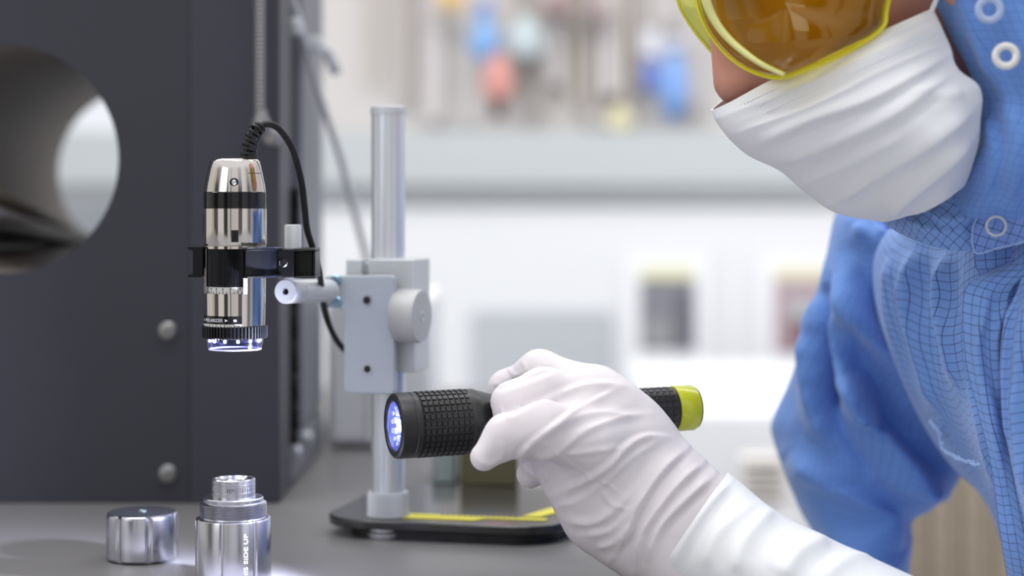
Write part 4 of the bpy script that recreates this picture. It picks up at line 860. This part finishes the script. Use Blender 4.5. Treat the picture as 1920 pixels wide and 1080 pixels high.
# ================================================================== BACKGROUND
def bbox(name, px0, px1, py0, py1, d, th, m, label, cat, bevel=.004, group=None, parent=None):
    a, b = W(px0, py0, d), W(px1, py1, d); mb = MB(); c = Vector(((a.x+b.x)/2, d+th/2, (a.z+b.z)/2)); mb.box(c, (b.x-a.x, th, a.z-b.z))
    if parent: return obj(name, mb, m, parent, bevel=bevel, label=label)
    return tag(obj(name, mb, m, loc=(c.x, c.y, b.z), bevel=bevel), label, cat, group)
m_inst = mat('instrument_white', (238, 239, 242), .45)
# white instrument on the bench behind the stand
I = empty('bench_instrument', W(705, 838, 1.50), 'white boxy instrument on a black plinth at the back of the bench', 'machine')
I.location.z = TABLE_Z
bbox('casing', 612, 808, 560, 836, 1.50, .22, m_inst, None, None, .006, parent=I)
a, b = W(620, 836, 1.50), W(800, 858, 1.50); mb = MB(); mb.box(((a.x+b.x)/2, 1.61, (a.z+TABLE_Z)/2+.0005), (b.x-a.x, .20, a.z-TABLE_Z-.001)); obj('plinth', mb, m_rub, I)
# small boxes seen under the flashlight
o = bbox('olive_box', 862, 972, 800, 1, 1.52, .1, mat('olive_cardboard', (96, 92, 58), .6), 'dull olive box standing at the back of the bench behind the hand', 'box') if 0 else None
mb = MB(); a, b = W(862, 800, 1.285), W(972, 880, 1.285); mb.box(((a.x+b.x)/2, 1.325, (a.z+TABLE_Z)/2+.0004), (b.x-a.x, .08, a.z-TABLE_Z-.0008)); tag(obj('storage_box', mb, mat('olive_card', (92, 88, 60), .6), loc=((a.x+b.x)/2, 1.325, TABLE_Z), bevel=.002), 'dull olive box standing on the bench behind the gloved hand', 'box')
mb = MB(); a, b = W(810, 812, 1.30), W(855, 880, 1.30); mb.box(((a.x+b.x)/2, 1.33, (a.z+TABLE_Z)/2+.0004), (b.x-a.x, .06, a.z-TABLE_Z-.0008)); tag(obj('storage_box', mb, mat('teal_grey', (150, 165, 165), .4), loc=((a.x+b.x)/2, 1.33, TABLE_Z), bevel=.002), 'small teal grey box between the white instrument and olive box', 'box')
WD = 3.9
# wall duct / shelf
sh = empty('wall_shelf', W(1100, 385, WD-.35), 'long pale grey wall shelf running across the background', 'shelf')
a, b = W(560, 246, WD-.35), W(2100, 345, WD-.35)
mb = MB(); mb.box(((-3.4+2.6)/2+.0, WD-.12, (a.z+b.z)/2), (6.2, .46, a.z-b.z)); obj('shelf_body', mb, mat('shelf_grey', (186, 190, 192), .6), sh)
c = W(1, 384, WD-.35); mb = MB(); mb.box((-.4, WD-.10, (b.z+c.z)/2), (6.2, .42, b.z-c.z)); obj('shelf_lip', mb, mat('shelf_lip_grey', (205, 208, 210), .6), sh)
# pale board above
mb = MB(); a, b = W(700, -260, WD+.06), W(1500, 246, WD+.06); mb.box(((a.x+b.x)/2+.3, WD+.08, (a.z+b.z)/2), (b.x-a.x+.9, .04, a.z-b.z)); tag(obj('tool_board', mb, mat('board_beige', (205, 201, 199), .7), loc=((a.x+b.x)/2, WD+.08, b.z)), 'pale tool board on the back wall above the shelf', 'board')
# blurred things hanging or standing before the board
def blob(name, px, py, rx, ry, rgb, label, cat, d=WD-.02, group=None, parts=None):
    c = W(px, py+ry, d); R, Hh = u_(rx, d), 2*u_(ry, d); root = empty(name, c, label, cat, group)
    mb = MB(); mb.lathe(c, [(R*.45, 0), (R*.85, Hh*.08), (R, Hh*.25), (R*.95, Hh*.6), (R*.6, Hh*.82), (R*.35, Hh)], seg=24); obj('handle' if cat == 'screwdriver' else 'container', mb, mat(name+'_%d_%d' % (px, py), rgb, .5), root, sharp=40)
    if parts:
        for (nm, r2, y0, y1, rgb2) in parts:
            mb = MB(); z0 = c.z-u_(y0, d); z1 = c.z+Hh+u_(y1, d)
            if y1 > 0: mb.lathe((c.x, c.y, c.z+Hh), [(u_(r2, d), 0), (u_(r2, d)*.8, u_(y1, d))], seg=16)
            else: mb.lathe((c.x, c.y, z0), [(u_(r2, d)*.7, 0), (u_(r2, d), u_(y0, d))], seg=16)
            obj(nm, mb, mat(nm+'_%d' % px, rgb2, .5), root)
    return root
blob('hanging_screwdriver', 908, 72, 28, 40, (130, 175, 228), 'light blue handled tool hanging high on the board', 'screwdriver', parts=[('cap', 16, 0, 30, (110, 140, 200))])
blob('hanging_screwdriver', 934, 145, 30, 44, (214, 150, 142), 'pinkish red handled tool hanging just below the light blue one', 'screwdriver', d=WD-.06, parts=[('shaft', 15, 34, 0, (70, 40, 42))])
blob('tape_roll', 985, 72, 38, 40, (190, 202, 204), 'pale grey-green roll hanging right of the light blue tool', 'roll')
blob('tape_roll', 846, -4, 30, 22, (226, 192, 130), 'orange tan roll at the top edge left of the blue tool', 'roll')
blob('spray_bottle', 1219, 138, 16, 34, (110, 130, 205), 'short deep blue bottle on the back shelf, left of the tall one', 'bottle', parts=[('cap', 18, 0, 46, (222, 224, 234))])
blob('spray_bottle', 1263, 150, 27, 58, (130, 170, 230), 'tall light blue bottle on the back shelf, beside the deep blue one', 'bottle', parts=[('cap', 20, 0, 28, (205, 208, 226)), ('base', 16, 14, 0, (60, 130, 220))])
blob('small_jar', 1162, 222, 26, 22, (226, 220, 178), 'squat pale yellow jar on the back shelf below the strips', 'jar')
blob('small_jar', 870, 238, 22, 16, (176, 176, 178), 'squat grey jar at the left end of the back shelf', 'jar')
blob('small_jar', 1120, 225, 22, 20, (182, 178, 176), 'squat grey jar just left of the pale yellow jar', 'jar')
for i, px in enumerate((700, 760, 812, 968, 1010, 1040, 1078, 1112, 1145, 1172, 1200, 1302)):
    c = W(px, 120, WD); mb = MB(); w = .006+.006*((i*7) % 3); y1 = 150+((i*37) % 90); a, b = W(px, -200, WD), W(px, y1, WD); mb.box((c.x, WD+.03, (a.z+b.z)/2), (w*2, .02, a.z-b.z))
    tag(obj('hanging_strap', mb, mat('strap_%d' % (i % 3), ((196, 186, 174), (178, 170, 166), (205, 200, 200))[i % 3], .7), loc=(c.x, WD+.03, b.z)), 'thin beige strap hanging on the pale tool board', 'strap', 'beige straps hanging on the tool board')
for (px, py, rx, ry, rgb, lb) in ((1045, 10, 30, 22, (160, 135, 135), 'brownish blurred pouch at the top of the board, left one'), (1120, 14, 26, 26, (168, 150, 150), 'brownish blurred pouch at the top of the board, right one'), (1262, 55, 20, 16, (150, 144, 140), 'dark grey pouch above the tall light blue bottle')):
    blob('hanging_pouch', px, py, rx, ry, rgb, lb, 'pouch')
bbox('white_cabinet', 300, 2300, 388, 900, WD-.31, .3, mat('cab_white', (226, 227, 229), .6), 'wide white wall cabinet under the grey shelf', 'cabinet')
bbox('grey_panel', 885, 1145, 580, 900, WD-.326, .016, mat('panel_grey', (186, 189, 194), .6), 'light grey board fixed on the white cabinet, above the gloved hand', 'board')
def notice(px0, px1, py0, py1, rgb, head, label, extra):
    root = empty('wall_notice', W((px0+px1)/2, py1, WD-.33), label, 'notice')
    bbox('sheet', px0-30, px1+30, py0-45, py1+30, WD-.32, .006, m_inst, None, None, .0, parent=root)
    bbox('picture', px0, px1, py0, py1, WD-.324, .003, mat('pic_%d' % px0, rgb, .5), None, None, .0, parent=root)
    bbox('heading', px0, px1, py0-24, py0-3, WD-.324, .003, mat('head_%d' % px0, head, .5), None, None, .0, parent=root)
    for i, (a, b, c, d_, col_) in enumerate(extra): bbox('picture_detail', a, b, c, d_, WD-.327, .003, mat('det_%d_%d' % (px0, i), col_, .5), None, None, .0, parent=root)
notice(1200, 1302, 525, 655, (128, 128, 136), (226, 224, 184), 'notice with a dark grey picture under a pale yellow heading', [(1270, 1302, 545, 655, (100, 100, 110)), (1205, 1260, 600, 650, (150, 150, 152))])
notice(1452, 1560, 525, 660, (176, 158, 164), (230, 224, 190), 'notice with a reddish picture, partly behind the blue elbow', [(1480, 1530, 600, 655, (140, 100, 106)), (1490, 1520, 570, 610, (180, 194, 194))])
# white counter further right, with paper stack
mb = MB(); a = W(1180, 760, 2.6); mb.box((.75, 2.95, a.z/2), (1.1, .8, a.z)); tag(obj('white_counter', mb, m_inst, loc=(.75, 2.95, 0), bevel=.01), 'white counter unit behind the gloved hand and the far sleeve', 'counter')
ps = empty('paper_stack', W(1435, 950, 2.48), 'stack of pale beige trays standing left of the blue sleeve', 'trays')
for i in range(6):
    a, b = W(1395, 862+i*16, 2.44), W(1475, 872+i*16, 2.44); mb = MB(); mb.box(((a.x+b.x)/2, 2.48, (a.z+b.z)/2), (b.x-a.x, .07, a.z-b.z)); obj('tray', mb, mat('tray_beige', (214, 210, 206), .6), ps, bevel=.002)
a, b = W(1390, 958, 2.44), W(1478, 975, 2.44); mb = MB(); mb.box(((a.x+b.x)/2, 2.48, b.z/2), (b.x-a.x+.02, .08, b.z)); obj('pedestal', mb, m_inst, ps)
# beige chair behind the person
ch = empty('office_chair', (W(1790, 1000, 1.9).x, 1.95, 0), 'beige upholstered chair glimpsed between the blue sleeve and gown', 'chair')
m_bei = mat('beige_weave', (176, 162, 144), .8, noise=.12, nscale=60)
a, b = W(1690, 850, 1.9), W(1960, 1180, 1.9); zc = (a.z+b.z)/2
mb = MB(); 
for i in range(9):
    x = a.x+(b.x-a.x)*(i+.5)/9; mb.box((x, 1.92+.004*(i % 2), zc), ((b.x-a.x)/9*.96, .04, a.z-b.z))
obj('backrest', mb, m_bei, ch, bevel=.006)
mb = MB(); mb.box(((a.x+b.x)/2, 2.15, .47), (.44, .42, .07)); obj('seat', mb, m_bei, ch, bevel=.02)
mb = MB(); mb.box(((a.x+b.x)/2, 1.96, (zc+.45)/2+.05), (.05, .02, zc-.40)); obj('back_support', mb, m_grey, ch)
for sx_ in (-1, 1):
    for sy in (-1, 1):
        mb = MB(); mb.tube([((a.x+b.x)/2+sx_*.18, 2.15+sy*.17, .44), ((a.x+b.x)/2+sx_*.2, 2.15+sy*.19, .0)], .012, 12); obj('leg', mb, m_grey, ch)
